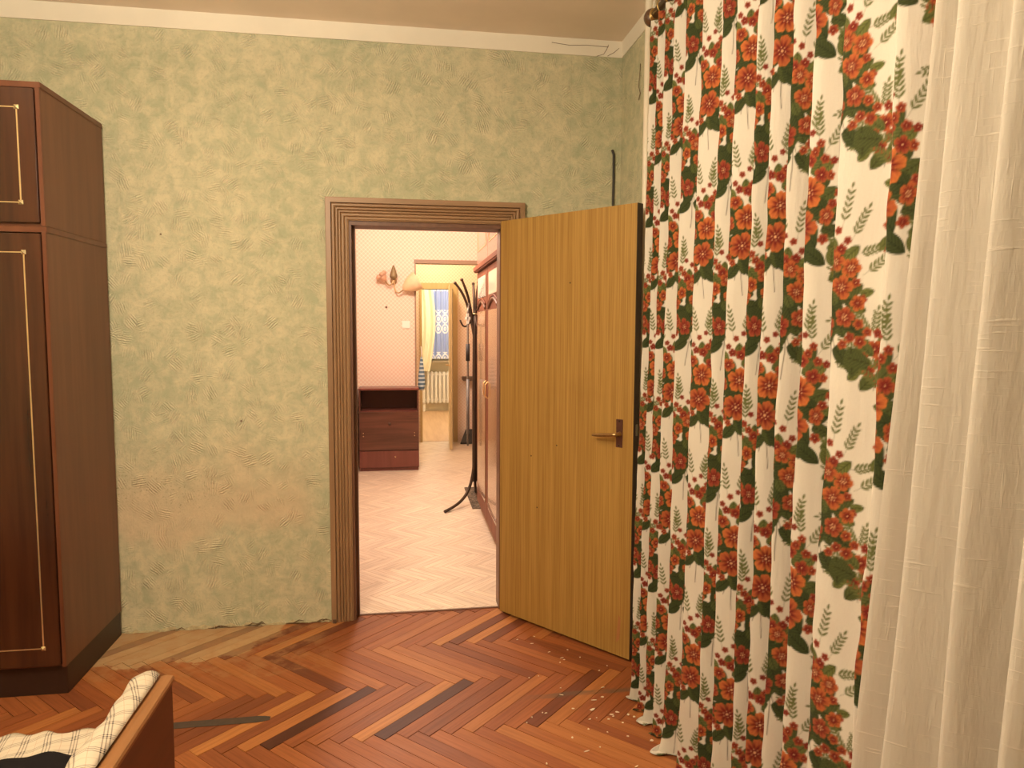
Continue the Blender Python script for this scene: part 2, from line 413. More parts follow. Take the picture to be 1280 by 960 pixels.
box('ceiling_hall', M_white, -3.2, 2.4, TH, 5.62, 3.0, 3.1, kind='structure', label='white hall ceiling', cat='ceiling')
# vestibule back wall with a doorway
FX0, FX1, FZ = -.215, .175, 1.955
m = MB(); m.box(-1.2, FX0, 5.5, 5.62, 0, 3.0); m.box(FX1, HXR, 5.5, 5.62, 0, 3.0); m.box(FX0, FX1, 5.5, 5.62, FZ, 3.0)
m.build('wall_vestibule', M_hpaper, kind='structure', label='papered far wall of the vestibule around the inner door', cat='wall')
box('wall_vestibule_left', M_hpaper, -1.3, -1.2, HY+.12, 5.62, 0, 3.0, kind='structure', label='papered side wall of the vestibule', cat='wall')
M_olive = wood('olive_painted_wood', (.50, .36, .17), (.56, .42, .22), 'z', .4, 30)
m = MB(); m.box(FX0-.03, FX0, 5.47, 5.63, 0, FZ); m.box(FX1, FX1+.06, 5.47, 5.63, 0, FZ); m.box(FX0-.03, FX1+.06, 5.47, 5.63, FZ, FZ+.075)
m.build('trim_4', M_olive, kind='structure', label='olive brown casing of the narrow inner doorway', cat='trim')
# far room
M_far_floor = wood('far_room_boards', (.55, .33, .17), (.66, .43, .25), 'y', .4, 25)
box('floor_far_room', M_far_floor, -1.6, 2.2, 5.55, 9.0, -.05, 0, kind='structure', label='brown floor of the far room', cat='floor')
box('wall_far_room', M_cream_wall, -1.6, 2.2, 8.9, 9.0, 0, 3.0, kind='structure', label='cream wall with window in the far room', cat='wall')
box('wall_far_room_left', M_cream_wall, -1.7, -1.6, 5.62, 9.0, 0, 3.0, kind='structure', label='cream side wall of the far room near its drape', cat='wall')
box('wall_far_room_right', M_cream_wall, 2.2, 2.3, 5.62, 9.0, 0, 3.0, kind='structure', label='cream side wall of the far room beyond the door leaf', cat='wall')
box('ceiling_far_room', M_white, -1.7, 2.3, 5.62, 9.0, 3.0, 3.1, kind='structure', label='white ceiling of the far room', cat='ceiling')

# ------------------------------------------------------------------ door casing (reeded profile) and jamb lining
M_case = wood('varnished_door_casing', (.27, .155, .078), (.35, .21, .112), 'z', .42, 45, spec=.5)
M_case_h = wood('varnished_door_casing_head', (.27, .155, .078), (.35, .21, .112), 'x', .42, 45, spec=.5)
CW = .107
def reeded_profile():
    # (across the casing from the opening outward, projection from wall)
    p = [(0, 0), (0, .012)]
    t = .004
    for i, (w, h) in enumerate(((.013, .014), (.015, .017), (.011, .020), (.012, .022), (.017, .025))):
        for k in range(6):
            a = PI*k/5; p.append((t + w/2 - w/2*math.cos(a), h*.72 + h*.28*math.sin(a)))
        t += w
        p.append((t + .001, h*.66))
        t += .002
    p += [(t, .029), (CW-.002, .028), (CW, .026), (CW, 0)]
    return p
prof = reeded_profile(); pn = len(prof)
def casing(name, path, mat, parent):
    """path: list of (x, z, dx, dz): point on the opening edge and outward direction for mitres"""
    vs = []; fs = []
    for x, z, dx, dz in path: vs += [(x+dx*a, -h, z+dz*a) for a, h in prof]
    for j in range(len(path)-1):
        for k in range(pn-1): fs.append((j*pn+k, j*pn+k+1, (j+1)*pn+k+1, (j+1)*pn+k))
    fs += [tuple(range(pn)), tuple(range((len(path)-1)*pn, len(path)*pn))]
    return MB().add(vs, fs).build(name, mat, parent)
frame = empty('trim_5', (0, 0, 0), 'brown reeded wooden casing around the open doorway', 'trim', kind='structure')
casing('casing_side', [(OX0, 0, -1, 0), (OX0, OZ, -1, 1)], M_case, frame)
casing('casing_side', [(OX1, 0, 1, 0), (OX1, OZ, 1, 1)], M_case, frame)
casing('casing_head', [(OX0, OZ, -1, 1), (OX1, OZ, 1, 1)], M_case_h, frame)
M_jamb = wood('dark_jamb', (.135, .060, .034), (.185, .085, .048), 'z', .45, 40)
box('jamb', M_jamb, OX0, OX0+.012, -.004, TH+.02, 0, OZ, frame)
box('jamb', M_jamb, OX1-.012, OX1, .03, TH+.02, 0, OZ, frame)
box('jamb_head', M_jamb, OX0+.012, OX1-.012, -.004, TH+.02, OZ-.02, OZ, frame)
box('doorstop', M_jamb, OX0+.012, OX0+.026, .045, .085, 0, OZ-.02, frame)
box('block', plain('dark_stained_block', (.09, .05, .03), .6), OX0-.10, OX0-.085, -.034, -.027, 0, .018, frame)
box('threshold', M_jamb, OX0, OX1, .046, .06, -.02, .004, frame)

# ------------------------------------------------------------------ door leaf
def mat_door():
    q = NT('striped_oak_laminate'); v = q.map(scale=(1, 1, .012))
    a = q.noise(v, 190, 3, .6); b = q.noise(v, 55, 3, .6); x, y, z = q.xyz(q.oc())
    s = q.math('SINE', q.math('MULTIPLY', x, 2*PI/.0105)); s = q.math('MULTIPLY', q.math('ADD', s, 1), .5)
    f = q.math('ADD', q.math('MULTIPLY', q.step(a, .35, .65), .45), q.math('ADD', q.math('MULTIPLY', q.step(b, .4, .6), .35), q.math('MULTIPLY', s, .2)))
    c = q.mix(f, (.30, .160, .038), (.49, .295, .080))
    d = q.noise(scale=2.2, detail=5); c = q.mix(q.math('MULTIPLY', q.step(d, .55, .75), .25), c, (.25, .12, .03))
    return q.out(c, .42, q.bump(a, .05, .001), spec=.4)
M_door = mat_door()
M_edge = plain('dark_door_edge', (.055, .028, .014), .6)
door = empty('door_1', (.0183, -.0175, 0), 'yellow-brown laminated door leaf standing open against the floral curtain', 'door', kind='structure', rz=-.9044)
DWID, DZ0, DZ1 = .7964, .012, 2.0
# local: x along leaf, +y towards the back; visible face at y=0
m = MB(); m.prism([(0, 0), (DWID-.003, 0), (DWID-.003, .04), (.06, .04)], DZ0, DZ1); m.build('leaf', M_door, door)
box('edge_band', M_edge, DWID-.003, DWID, .0005, .04, DZ0, DZ1, door)
M_plate = plain('bronzed_plate', (.17, .075, .055), .35, .6, var=.25, scale=90)
M_lever = plain('worn_brass_lever', (.42, .26, .11), .3, .85, var=.3, scale=60)
pl = box('handle_plate', M_plate, .706, .741, -.003, 0, .953, 1.078, door, .0012)
m = MB(); m.lathe([(.011, -.002), (.011, .003), (.0085, .006), (.0085, .045), (.0075, .047)], 14, Matrix.Translation((.727, 0, 1.013)) @ Matrix.Rotation(PI/2, 4, 'X'))
m.tube(bez((.727, -.040, 1.013), (.715, -.048, 1.013), (.70, -.045, 1.009), (.607, -.040, 1.000)), [.009]*4+[.0085]*8+[.008,.007,.005], 12)
m.build('lever', M_lever, pl, smooth=True)
for z in (.962, 1.069): MB().lathe([(.0042, 0), (.0042, .002), (0, .0028)], 10, Matrix.Translation((.7235, -.003, z)) @ Matrix.Rotation(PI/2, 4, 'X')).build('screw', M_edge, pl)
box('latch', plain('latch_steel', (.30, .24, .18), .35, .8), DWID, DWID+.004, .012, .028, 1.01, 1.06, door, .001)
for s, z in ((.735, .13),):
    MB().prism([(s-.012, z-.06), (s+.006, z-.04), (s+.012, z+.05), (s, z+.07)], 0, .0006).build('chipped_patch', plain('bare_wood_chip', (.40, .17, .06), .6), door).matrix_local = Matrix(((1,0,0,0),(0,0,-1,0),(0,1,0,0),(0,0,0,1)))
for s, z in ((.37, .92), (.21, .85), (.44, 1.68), (.25, .60)):
    MB().lathe([(.004, 0), (.003, .0008), (0, .001)], 7, Matrix.Translation((s, 0, z)) @ Matrix.Rotation(PI/2, 4, 'X')).build('scuff', M_edge, door)

# ------------------------------------------------------------------ tall wardrobe (lower cabinet and top cabinet)
M_mahog = wood('polished_mahogany_front', (.034, .0115, .0055), (.078, .025, .0105), 'z', .25, 26, coat=.35, wav=1.4, coat_rough=.18)
M_side = wood('mahogany_side', (.150, .064, .034), (.195, .084, .045), 'z', .42, 30, spec=.4)
M_rim = wood('mahogany_rim', (.13, .043, .019), (.17, .058, .026), 'z', .35, 30)
M_brass = plain('brass_inlay', (.83, .62, .32), .28, .75, var=.15)
M_brass2 = plain('brass_corner', (.90, .72, .42), .22, .8, var=.2)
M_plinth = plain('dark_plinth', (.032, .014, .008), .45, var=.3)
WX0, WX1, WY0, WY1 = -2.75, -1.805, -.57, -.02
def cabinet(name, z0, z1, label, plinth=None, mid=None):
    e = empty(name, ((WX0+WX1)/2, (WY0+WY1)/2, z0), label, 'wardrobe')
    ox, oy, oz = (WX0+WX1)/2, (WY0+WY1)/2, z0
    def b(nm, mat, x0, x1, y0, y1, a, c, par=e, bev=.0015): return box(nm, mat, x0-ox, x1-ox, y0-oy, y1-oy, a-oz, c-oz, par, bev)
    zb = z0
    if plinth:
        b('plinth', M_plinth, WX0+.01, WX1-.004, WY0+.008, WY1, z0, z0+plinth); zb = z0+plinth
    b('side_panel', M_side, WX1-.02, WX1, WY0, WY1, zb, z1)
    b('side_panel', M_side, WX0, WX0+.02, WY0, WY1, zb, z1)
    b('top_panel', M_rim, WX0, WX1+.003, WY0-.006, WY1, z1-.018, z1+.004)
    b('bottom_panel', M_rim, WX0+.02, WX1-.02, WY0, WY1, zb, zb+.02)
    b('back_panel', M_side, WX0+.02, WX1-.02, WY1-.006, WY1, zb+.02, z1-.018)
    b('edge_strip', M_rim, WX1-.014, WX1+.001, WY0-.010, WY0, zb, z1-.018)
    xm = (WX0+WX1)/2
    for x0, x1 in ((xm+.002, WX1-.016), (WX0+.004, xm-.002)):
        d = b('cabinet_door', M_mahog, x0, x1, WY0-.02, WY0, zb+.012, z1-.024)
        i = .058; a0, a1, c0, c1 = x0+i, x1-i, zb+.085, z1-.095
        f = WY0-.0215
        for s in ((a0, a1, c0-.0018, c0+.0018), (a0, a1, c1-.0018, c1+.0018), (a0-.0024, a0+.0024, c0, c1), (a1-.0024, a1+.0024, c0, c1)):
            b('inlay_strip', M_brass, s[0], s[1], f, WY0-.0195, s[2], s[3], d, 0)
        for px in (a0, a1):
            for pz in (c0, c1):
                m = MB(); w = .0085
                m.add([(px-ox-w, f-oy, pz-oz-w), (px-ox+w, f-oy, pz-oz-w), (px-ox+w, f-oy, pz-oz+w), (px-ox-w, f-oy, pz-oz+w), (px-ox, f-oy-.006, pz-oz)], [(0,1,4),(1,2,4),(2,3,4),(3,0,4),(0,3,2,1)])
                m.build('inlay_corner', M_brass2, d)
    return e
cabinet('wardrobe', 0, 1.845, 'tall dark mahogany wardrobe with brass inlay lines standing on the parquet', plinth=.118)
cabinet('top_cabinet', 1.85, 2.378, 'low mahogany cabinet with brass inlay lines stacked on top of the tall wardrobe')

# ------------------------------------------------------------------ riser pipe, wall cable
M_pipe = plain('white_enamel_pipe', (.80, .72, .58), .35, var=.06)
MB().tube([(.575, -.55, z) for z in (0, .5, 1, 1.5, 2, 2.5, HC)], .0150, 16, False).build('heating_pipe', M_pipe, smooth=True, label='white painted vertical heating pipe in the corner beside the curtain', cat='pipe')
MB().tube([(.586, -.006, 2.372), (.590, -.007, 2.366), (.596, -.0065, 2.35), (.597, -.006, 2.25), (.596, -.006, 2.1), (.597, -.006, 1.8), (.597, -.006, 1.3)], .0062, 8).build('wall_cable', plain('black_cable', (.03, .024, .018), .5), smooth=True, label='black cable running up the green wall behind the door', cat='cable')
MB().tube([(.634, -.28, 2.70), (.629, -.29, 2.66), (.631, -.27, 2.60), (.629, -.30, 2.56), (.632, -.27, 2.54)], .002, 6).build('loose_wire', plain('thin_wire', (.22, .17, .10), .6), smooth=True, label='thin curled wire on the wall beside the white pipe', cat='wire')

# ------------------------------------------------------------------ curtain rod
RX, RZ = .478, 2.650
M_rod = wood('dark_wood_rod', (.075, .038, .018), (.12, .062, .03), 'y', .32, 40, coat=.3)
M_gold = plain('brass_ring', (.62, .42, .16), .3, .9)
rod = empty('curtain_rod', (RX, -2.4, RZ), 'dark wooden curtain rod with round finial above the floral curtain', 'curtain rod')
MB().tube([(0, 1.515, 0), (0, 0, 0), (0, -1.5, 0)], .0165, 14).build('pole', M_rod, rod, smooth=True)
MB().lathe([(.012, -.012), (.020, -.006), (.030, .002), (.034, .014), (.032, .028), (.022, .038), (0, .042)], 20, Matrix.Translation((0, 1.515, 0)) @ Matrix.Rotation(-PI/2, 4, 'X')).build('finial', M_rod, rod, smooth=True)
MB().lathe([(.019, 0), (.022, .004), (.022, .012), (.019, .016)], 18, Matrix.Translation((0, 1.498, 0)) @ Matrix.Rotation(-PI/2, 4, 'X')).build('collar', M_gold, rod, smooth=True)
for yb in (1.36, -1.3):
    m = MB(); m.tube([(0, yb, -.018), (.05, yb, -.02), (.16-.006, yb, -.02)], .008, 10); m.lathe([(.03, 0), (.03, .005), (.02, .008)], 16, Matrix.Translation((.16, yb, -.02)) @ Matrix.Rotation(-PI/2, 4, 'Y'))
    m.build('bracket', M_gold, rod, smooth=True)

# ------------------------------------------------------------------ floral print (drawn once as a fabric repeat, then carried by the cloth as colour)
TW, THT = .385, .45
RES = 1000                                  # samples per metre
NX, NY = int(TW*RES), int(THT*RES)
tile = np.empty((NY, NX, 3)); CREAM = np.array((.62, .575, .50)); tile[:] = CREAM
def sm(e0, e1, x):
    t = np.clip((x-e0)/(e1-e0), 0, 1); return t*t*(3-2*t)
def stamp(cx, cy, R, fn):
    """fn(dx,dy)->(alpha,color array) in metres, wraps over the repeat"""
    k = int(R*RES)+2; ix = int(round(cx*RES)); iy = int(round(cy*RES))
    jj, ii = np.mgrid[iy-k:iy+k+1, ix-k:ix+k+1]
    a, c = fn(ii/RES-cx, jj/RES-cy)
    J, I = jj % NY, ii % NX; cur = tile[J, I]; tile[J, I] = cur*(1-a[..., None]) + c*a[..., None]
def flower(cx, cy, R, rot, hue, pet=5, squash=1.0):
    inner = np.array((.13, .008, .008)); 
    col0 = np.array((.50, .140, .038)); col1 = np.array((.225, .030, .022)); base = col0*(1-hue) + col1*hue
    def fn(dx, dy):
        dx = dx/squash
        r = np.hypot(dx, dy); th = np.arctan2(dy, dx) - rot
        pr = np.abs(np.cos(th*pet/2.0))
        edge = R*(.66 + .34*pr**.55 + .03*np.sin(th*pet*3+1))
        a = sm(0, .0018, edge - r)
        q = r/np.maximum(edge, 1e-6)
        vein = .5 + .5*np.sin(th*pet*5)
        c = base[None, None]*(1.0 - .22*vein*q)[..., None]
        gap = sm(.45, .0, pr)*sm(.25, .6, q); c = c*(1-.62*gap[..., None])          # dark lines between petals
        f = sm(.80, .26, q + .15*np.sin(th*pet*2.0)); c = c*(1-f[..., None]) + inner*f[..., None]
        rim = sm(.80, 1.0, q)*.35; c = c*(1-rim[..., None]) + np.array((.78, .26, .045))*(1-.5*hue)*rim[..., None]
        dot = sm(.12, .06, q)*.9
        for k in range(6):
            ex, ey = R*.24*np.cos(k*1.047+rot), R*.24*np.sin(k*1.047+rot)
            if R > .022: dot = np.maximum(dot, sm(.0022, .0010, np.hypot(dx-ex, dy-ey))*.8)
        c = c*(1-dot[..., None]) + np.array((.72, .42, .20))*dot[..., None]
        return a, c
    stamp(cx, cy, R*1.1, fn)
def leaf(cx, cy, L, wid, ang, shade=.5):
    g = np.array((.026, .036, .012))*(1-shade) + np.array((.135, .150, .042))*shade
    ca, sa = math.cos(ang), math.sin(ang)
    def fn(dx, dy):
        s = (dx*ca + dy*sa)/L; t = (-dx*sa + dy*ca)
        prof = wid*np.power(np.clip(1-(np.abs(s*2+.12)/1.12)**2.0, 0, 1), .72)
        a = sm(0, .0014, prof-np.abs(t))*(np.abs(s) < .5)
        mid = sm(.0016, .0005, np.abs(t)); v = sm(.55, .9, np.sin((s*L*1.0 + np.abs(t)*.9)*2*PI/.0085))
        c = np.broadcast_to(g, a.shape+(3,)).copy()
        if L > .028: c = c*(1 + .9*(v*.7)[..., None]*np.array((1, 1, .7))); c = c*(1-mid[..., None]*.5)
        return a, c
    stamp(cx, cy, L*.62, fn)
def stroke(x0, y0, x1, y1, w, col=(.055, .04, .02)):
    L = math.hypot(x1-x0, y1-y0); ca, sa = (x1-x0)/L, (y1-y0)/L
    def fn(dx, dy):
        s = dx*ca + dy*sa; t = -dx*sa + dy*ca
        return sm(0, .0010, w-np.abs(t))*(np.abs(s) < L/2), np.broadcast_to(np.array(col), dx.shape+(3,))
    stamp((x0+x1)/2, (y0+y1)/2, L/2, fn)
def sprig(x, y, L, ang, rg, shade=.75):
    ca, sa = math.cos(ang), math.sin(ang)
    stroke(x, y, x+ca*L, y+sa*L, .0009, (.08, .09, .03))
    n = 6
    for i in range(n):
        f = .25+.75*i/(n-1); px, py = x+ca*L*f, y+sa*L*f
        for sgn in ((1, -1) if i < n-1 else (0,)):
            a2 = ang + sgn*.7; l = .0165*(1.15-.35*f)
            leaf(px+math.cos(a2)*l*.55, py+math.sin(a2)*l*.55, l, .0034, a2, shade)
def bouquet(ox, oy, mir, seed, kind=0):
    rg = random.Random(seed)
    KS = .92; K2 = 1.05
    def X(x): return ox + KS*(x if not mir else -x)
    def A(a): return a if not mir else PI-a
    def Y(y): return oy + 1.42*y - .010
    stroke(X(.004), Y(-.135), X(-.004), Y(-.05), .0015); stroke(X(-.022), Y(-.105), X(-.006), Y(-.06), .0013)
    for x, y, L, a in ((-.045,.080,.07,2.0),(-.02,.098,.085,1.75),(.012,.105,.075,1.35),(.045,.075,.075,1.0),(.070,.02,.07,.55),(-.074,.03,.065,2.5),(.072,-.03,.06,-.1),(-.055,.06,.06,2.9),(.062,.055,.06,.4),(.03,.09,.07,1.6)):
        sprig(X(x), Y(y), L, A(a), rg)
    for i in range(26):                                  # dense dark foliage behind the blossoms
        q = rg.random()*6.28; d = .02 + .045*rg.random()
        leaf(X(d*math.cos(q)), Y(d*math.sin(q)*1.25), .042+.014*rg.random(), .015+.005*rg.random(), A(q+rg.uniform(-.5, .5)), rg.choice((.02, .06, .10, .2)))
    for x, y, L, w, a, s in ((-.030,-.088,.050,.016,-2.3,.08),(.034,-.086,.056,.018,-.65,.05),(-.062,-.052,.045,.015,-2.8,.12),(.070,-.045,.044,.015,-.3,.15),
            (-.055,.01,.042,.015,2.7,.3),(.058,.012,.044,.016,.5,.28),(-.002,-.012,.060,.024,1.2,.04),(-.03,.045,.046,.018,2.2,.35),(.030,.055,.044,.016,.9,.4),(.0,.075,.040,.014,1.6,.5),
            (-.066,-.018,.034,.012,-2.9,.55),(.078,-.012,.032,.012,.1,.55),(-.05,.065,.034,.012,2.4,.6),(.055,.055,.034,.012,.8,.62),(-.085,.005,.028,.010,2.9,.65),(.018,-.055,.05,.02,-.9,.03),(-.04,-.035,.05,.02,-2.2,.03),(.036,-.008,.046,.020,-.2,.04),(-.012,.02,.05,.022,2.0,.04),
            (.085,-.075,.038,.014,-.6,.5),(.098,-.055,.034,.013,.2,.6),(.076,-.088,.036,.014,-1.6,.55),(-.085,-.078,.036,.014,-2.5,.45)):
        leaf(X(x), Y(y), L*K2, w*K2, A(a), s)
    for x, y, R, h in ((-.012,.098,.010,.6),(.012,.108,.009,.8),(.034,.090,.011,.5),(-.036,.082,.010,.7),(-.058,.042,.012,.6),(.060,.040,.012,.4),(.068,.062,.010,.8),(.080,.012,.011,.6),(-.075,-.005,.011,.8),(-.070,-.066,.014,.5),(-.086,-.052,.011,.4),(-.080,-.088,.010,.6),(.006,.066,.016,.75),(-.046,-.06,.012,.6),(.02,.078,.012,.5),(-.022,.07,.013,.8),(.046,.066,.012,.6),(-.06,.02,.011,.5),(.066,-.004,.012,.7),(.052,-.058,.013,.6),(-.03,-.07,.011,.4)):
        flower(X(x), Y(y), R*K2, rg.random()*6, h, 5)
    if kind == 0:
        flower(X(-.052), Y(.006), .022*K2, rg.random()*6, .55, 5, .8)
        flower(X(.054), Y(-.022), .022*K2, rg.random()*6, .45, 5, .75)
        flower(X(-.032), Y(.046), .019*K2, rg.random()*6, .35)
        flower(X(.036), Y(.042), .018*K2, rg.random()*6, .7)
        flower(X(-.056), Y(-.036), .017*K2, rg.random()*6, .75)
        flower(X(.006), Y(.016), .035*K2, rg.random()*6, .10)
        flower(X(-.004), Y(-.038), .037*K2, rg.random()*6, .42)
    else:
        for x, y, R, h, sq in ((-.048,.042,.021,.25,1),(-.010,.052,.021,.35,1),(-.026,.014,.026,.30,1),(.028,.034,.020,.15,.8),(.054,.010,.022,.5,1),(-.064,-.010,.017,.2,1),(-.034,-.030,.022,.6,1),(.052,-.030,.023,.65,.75),(.016,-.044,.028,.8,.8),(-.066,-.04,.012,.3,1)):
            flower(X(x), Y(y), R*K2, rg.random()*6, h, 5, sq)
        for L, a, d in ((.058,-2.4,.0),(.060,-1.7,.0),(.046,-2.9,.012)): leaf(X(-.052+.02*math.cos(a)), Y(-.082)+.022*math.sin(a)-d, L, .018, A(a), .22)
        leaf(X(-.004), Y(.0), .034, .013, A(1.2), .3)
def side_sprig(ox, oy, mir, seed):
    rg = random.Random(seed); k = -1 if mir else 1; A = lambda a: PI-a if mir else a
    stroke(ox, oy-.075, ox+k*.006, oy+.03, .0013, (.05, .05, .02))
    for x, y, L, a in ((.004,.03,.06,1.7),(.012,.035,.055,1.1),(.022,.0,.055,.5),(-.014,.02,.05,2.3),(.024,-.03,.05,.2)): sprig(ox+k*x, oy+y, L, A(a), rg)
    for x, y, L, w, a, s in ((.026,.02,.040,.015,.5,.6),(.040,.002,.036,.013,.2,.65),(.024,-.026,.040,.015,-.5,.6),(-.022,-.010,.038,.014,2.8,.55),(-.020,-.046,.040,.015,-2.7,.5),(.014,-.058,.044,.016,-.9,.3),(-.016,.03,.034,.012,2.3,.6),(.044,-.045,.03,.012,-.7,.6)):
        leaf(ox+k*x, oy+y, L, w, A(a), s)
    for x, y, R, h in ((.002,.012,.020,.45),(-.012,-.016,.017,.6),(.012,-.034,.016,.5),(-.004,.044,.012,.7),(-.022,-.030,.012,.3),(-.010,-.058,.013,.5),(.018,.046,.010,.6)):
        flower(ox+k*x, oy+y, R, rg.random()*6, h)
side_sprig(.196, .095, False, 5); side_sprig(.002, .33, True, 6)
bouquet(.096, .225, False, 1); bouquet(.289, .010, True, 2, 1)
def blur1(t, ax): return (np.roll(t, 1, ax)+t*2+np.roll(t, -1, ax))/4
tile = blur1(blur1(tile, 0), 1)
def sample(u, v):
    x = (u % TW)*RES; y = (v % THT)*RES
    i = np.floor(x).astype(int); j = np.floor(y).astype(int); fx = (x-i)[..., None]; fy = (y-j)[..., None]
    i0, i1, j0, j1 = i % NX, (i+1) % NX, j % NY, (j+1) % NY
    return (tile[j0, i0]*(1-fx) + tile[j0, i1]*fx)*(1-fy) + (tile[j1, i0]*(1-fx) + tile[j1, i1]*fx)*fy

# ------------------------------------------------------------------ curtains
def grid_mesh(name, P, mat, col=None, uv=None, **tags):
    """P: rows x cols x 3"""
    nr, nc = P.shape[:2]; me = bpy.data.meshes.new(name)
    me.vertices.add(nr*nc); me.vertices.foreach_set('co', P.reshape(-1).astype(np.float32))
    idx = np.arange(nr*nc).reshape(nr, nc)
    q = np.stack([idx[:-1, :-1], idx[:-1, 1:], idx[1:, 1:], idx[1:, :-1]], -1).reshape(-1)
    nq = (nr-1)*(nc-1); me.loops.add(nq*4); me.loops.foreach_set('vertex_index', q.astype(np.int32))
    me.polygons.add(nq); me.polygons.foreach_set('loop_start', np.arange(0, nq*4, 4, dtype=np.int32))
    me.update(calc_edges=True); me.shade_smooth()
    if col is not None:
        a = me.attributes.new('print', 'FLOAT_COLOR', 'POINT')
        c4 = np.ones((nr*nc, 4), np.float32); c4[:, :3] = col.reshape(-1, 3); a.data.foreach_set('color', c4.reshape(-1))
    if uv is not None:
        a = me.attributes.new('cloth', 'FLOAT_VECTOR', 'POINT')
        c3 = np.zeros((nr*nc, 3), np.float32); c3[:, :2] = uv.reshape(-1, 2); a.data.foreach_set('vector', c3.reshape(-1))
    me.materials.append(mat); o = bpy.data.objects.new(name, me); COL.objects.link(o); return tag(o, **tags)
def smooth_noise(x, seed, f):
    rg = np.random.default_rng(seed); ph = rg.random(5)*6.28; am = rg.random(5)+.4
    return sum(a*np.sin(x*f*(1+.63*i)+p) for i, (a, p) in enumerate(zip(am, ph)))/am.sum()
def mat_cloth(name, base=None, transl=0.0, weave=900, slub=True, bump=.25):
    q = NT(name); uv = q.attr('cloth').outputs['Vector']
    a = q.noise(q.map(scale=(weave, weave*.12, 1), v=uv), 1, 2); b = q.noise(q.map(scale=(weave*.10, weave, 1), v=uv), 1, 2)
    h = q.math('ADD', a, b); cr = q.noise(q.map(scale=(26, 5, 1), v=uv), 1, 4, .6)
    if base is None:
        c = q.attr('print').outputs['Color']
        c = q.mix(q.math('MULTIPLY', q.step(h, .9, 1.25), .12), c, q.mix(1.0, c, (.8, .78, .72), 'MULTIPLY'))
    else:
        s1 = q.noise(q.map(scale=(10, 190, 1), v=uv), 1, 2); s2 = q.noise(q.map(scale=(190, 10, 1), v=uv), 1, 2)
        s = q.math('MAXIMUM', q.step(s1, .60, .72), q.step(s2, .62, .74))
        c = q.mix(s, tuple(v*.87 for v in base), base)
        h = q.math('ADD', q.math('MULTIPLY', h, .4), s)
    m = q.out(c, .85, q.bump(h, bump, .0008, q.bump(cr, .35, .012)), spec=.15)
    q.b.inputs['Sheen Weight'].default_value = .1
    if transl:
        tr = q.n('ShaderNodeBsdfTranslucent'); q.put(tr.inputs[0], c)
        mx = q.n('ShaderNodeMixShader'); mx.inputs[0].default_value = transl
        q.t.links.new(q.b.outputs[0], mx.inputs[1]); q.t.links.new(tr.outputs[0], mx.inputs[2])
        q.t.links.new(mx.outputs[0], q.t.nodes['Material Output'].inputs[0])
    return m
def fold_profile(crests, amp, step_vis, step_hid, seed, first=None):
    """points along a pleated cloth line: returns s(arc), y, depth(-1 crest .. +1 trough), fold phase"""
    rg = random.Random(seed); ctrl = []
    for i, y in enumerate(crests):
        ctrl.append((y, -1.0*(.75+.35*rg.random())))
        if i < len(crests)-1:
            yn = crests[i+1]; ctrl.append((y+(yn-y)*(.60+.12*rg.random()), .55+1.0*rg.random()))
    if first is not None: ctrl[0] = (ctrl[0][0], first)
    ys = []; ds = []
    for (ya, da), (yb, db) in zip(ctrl[:-1], ctrl[1:]):
        L = math.hypot(yb-ya, (db-da)*amp); st = step_vis if db > da else step_hid
        n = max(4, int(L/st)); t = np.arange(n)/n
        e = t*t*(3-2*t)*.8 + t*.2
        ys += list(ya+(yb-ya)*t); ds += list(da+(db-da)*e)
    ys.append(ctrl[-1][0]); ds.append(ctrl[-1][1])
    return np.array(ys), np.array(ds)
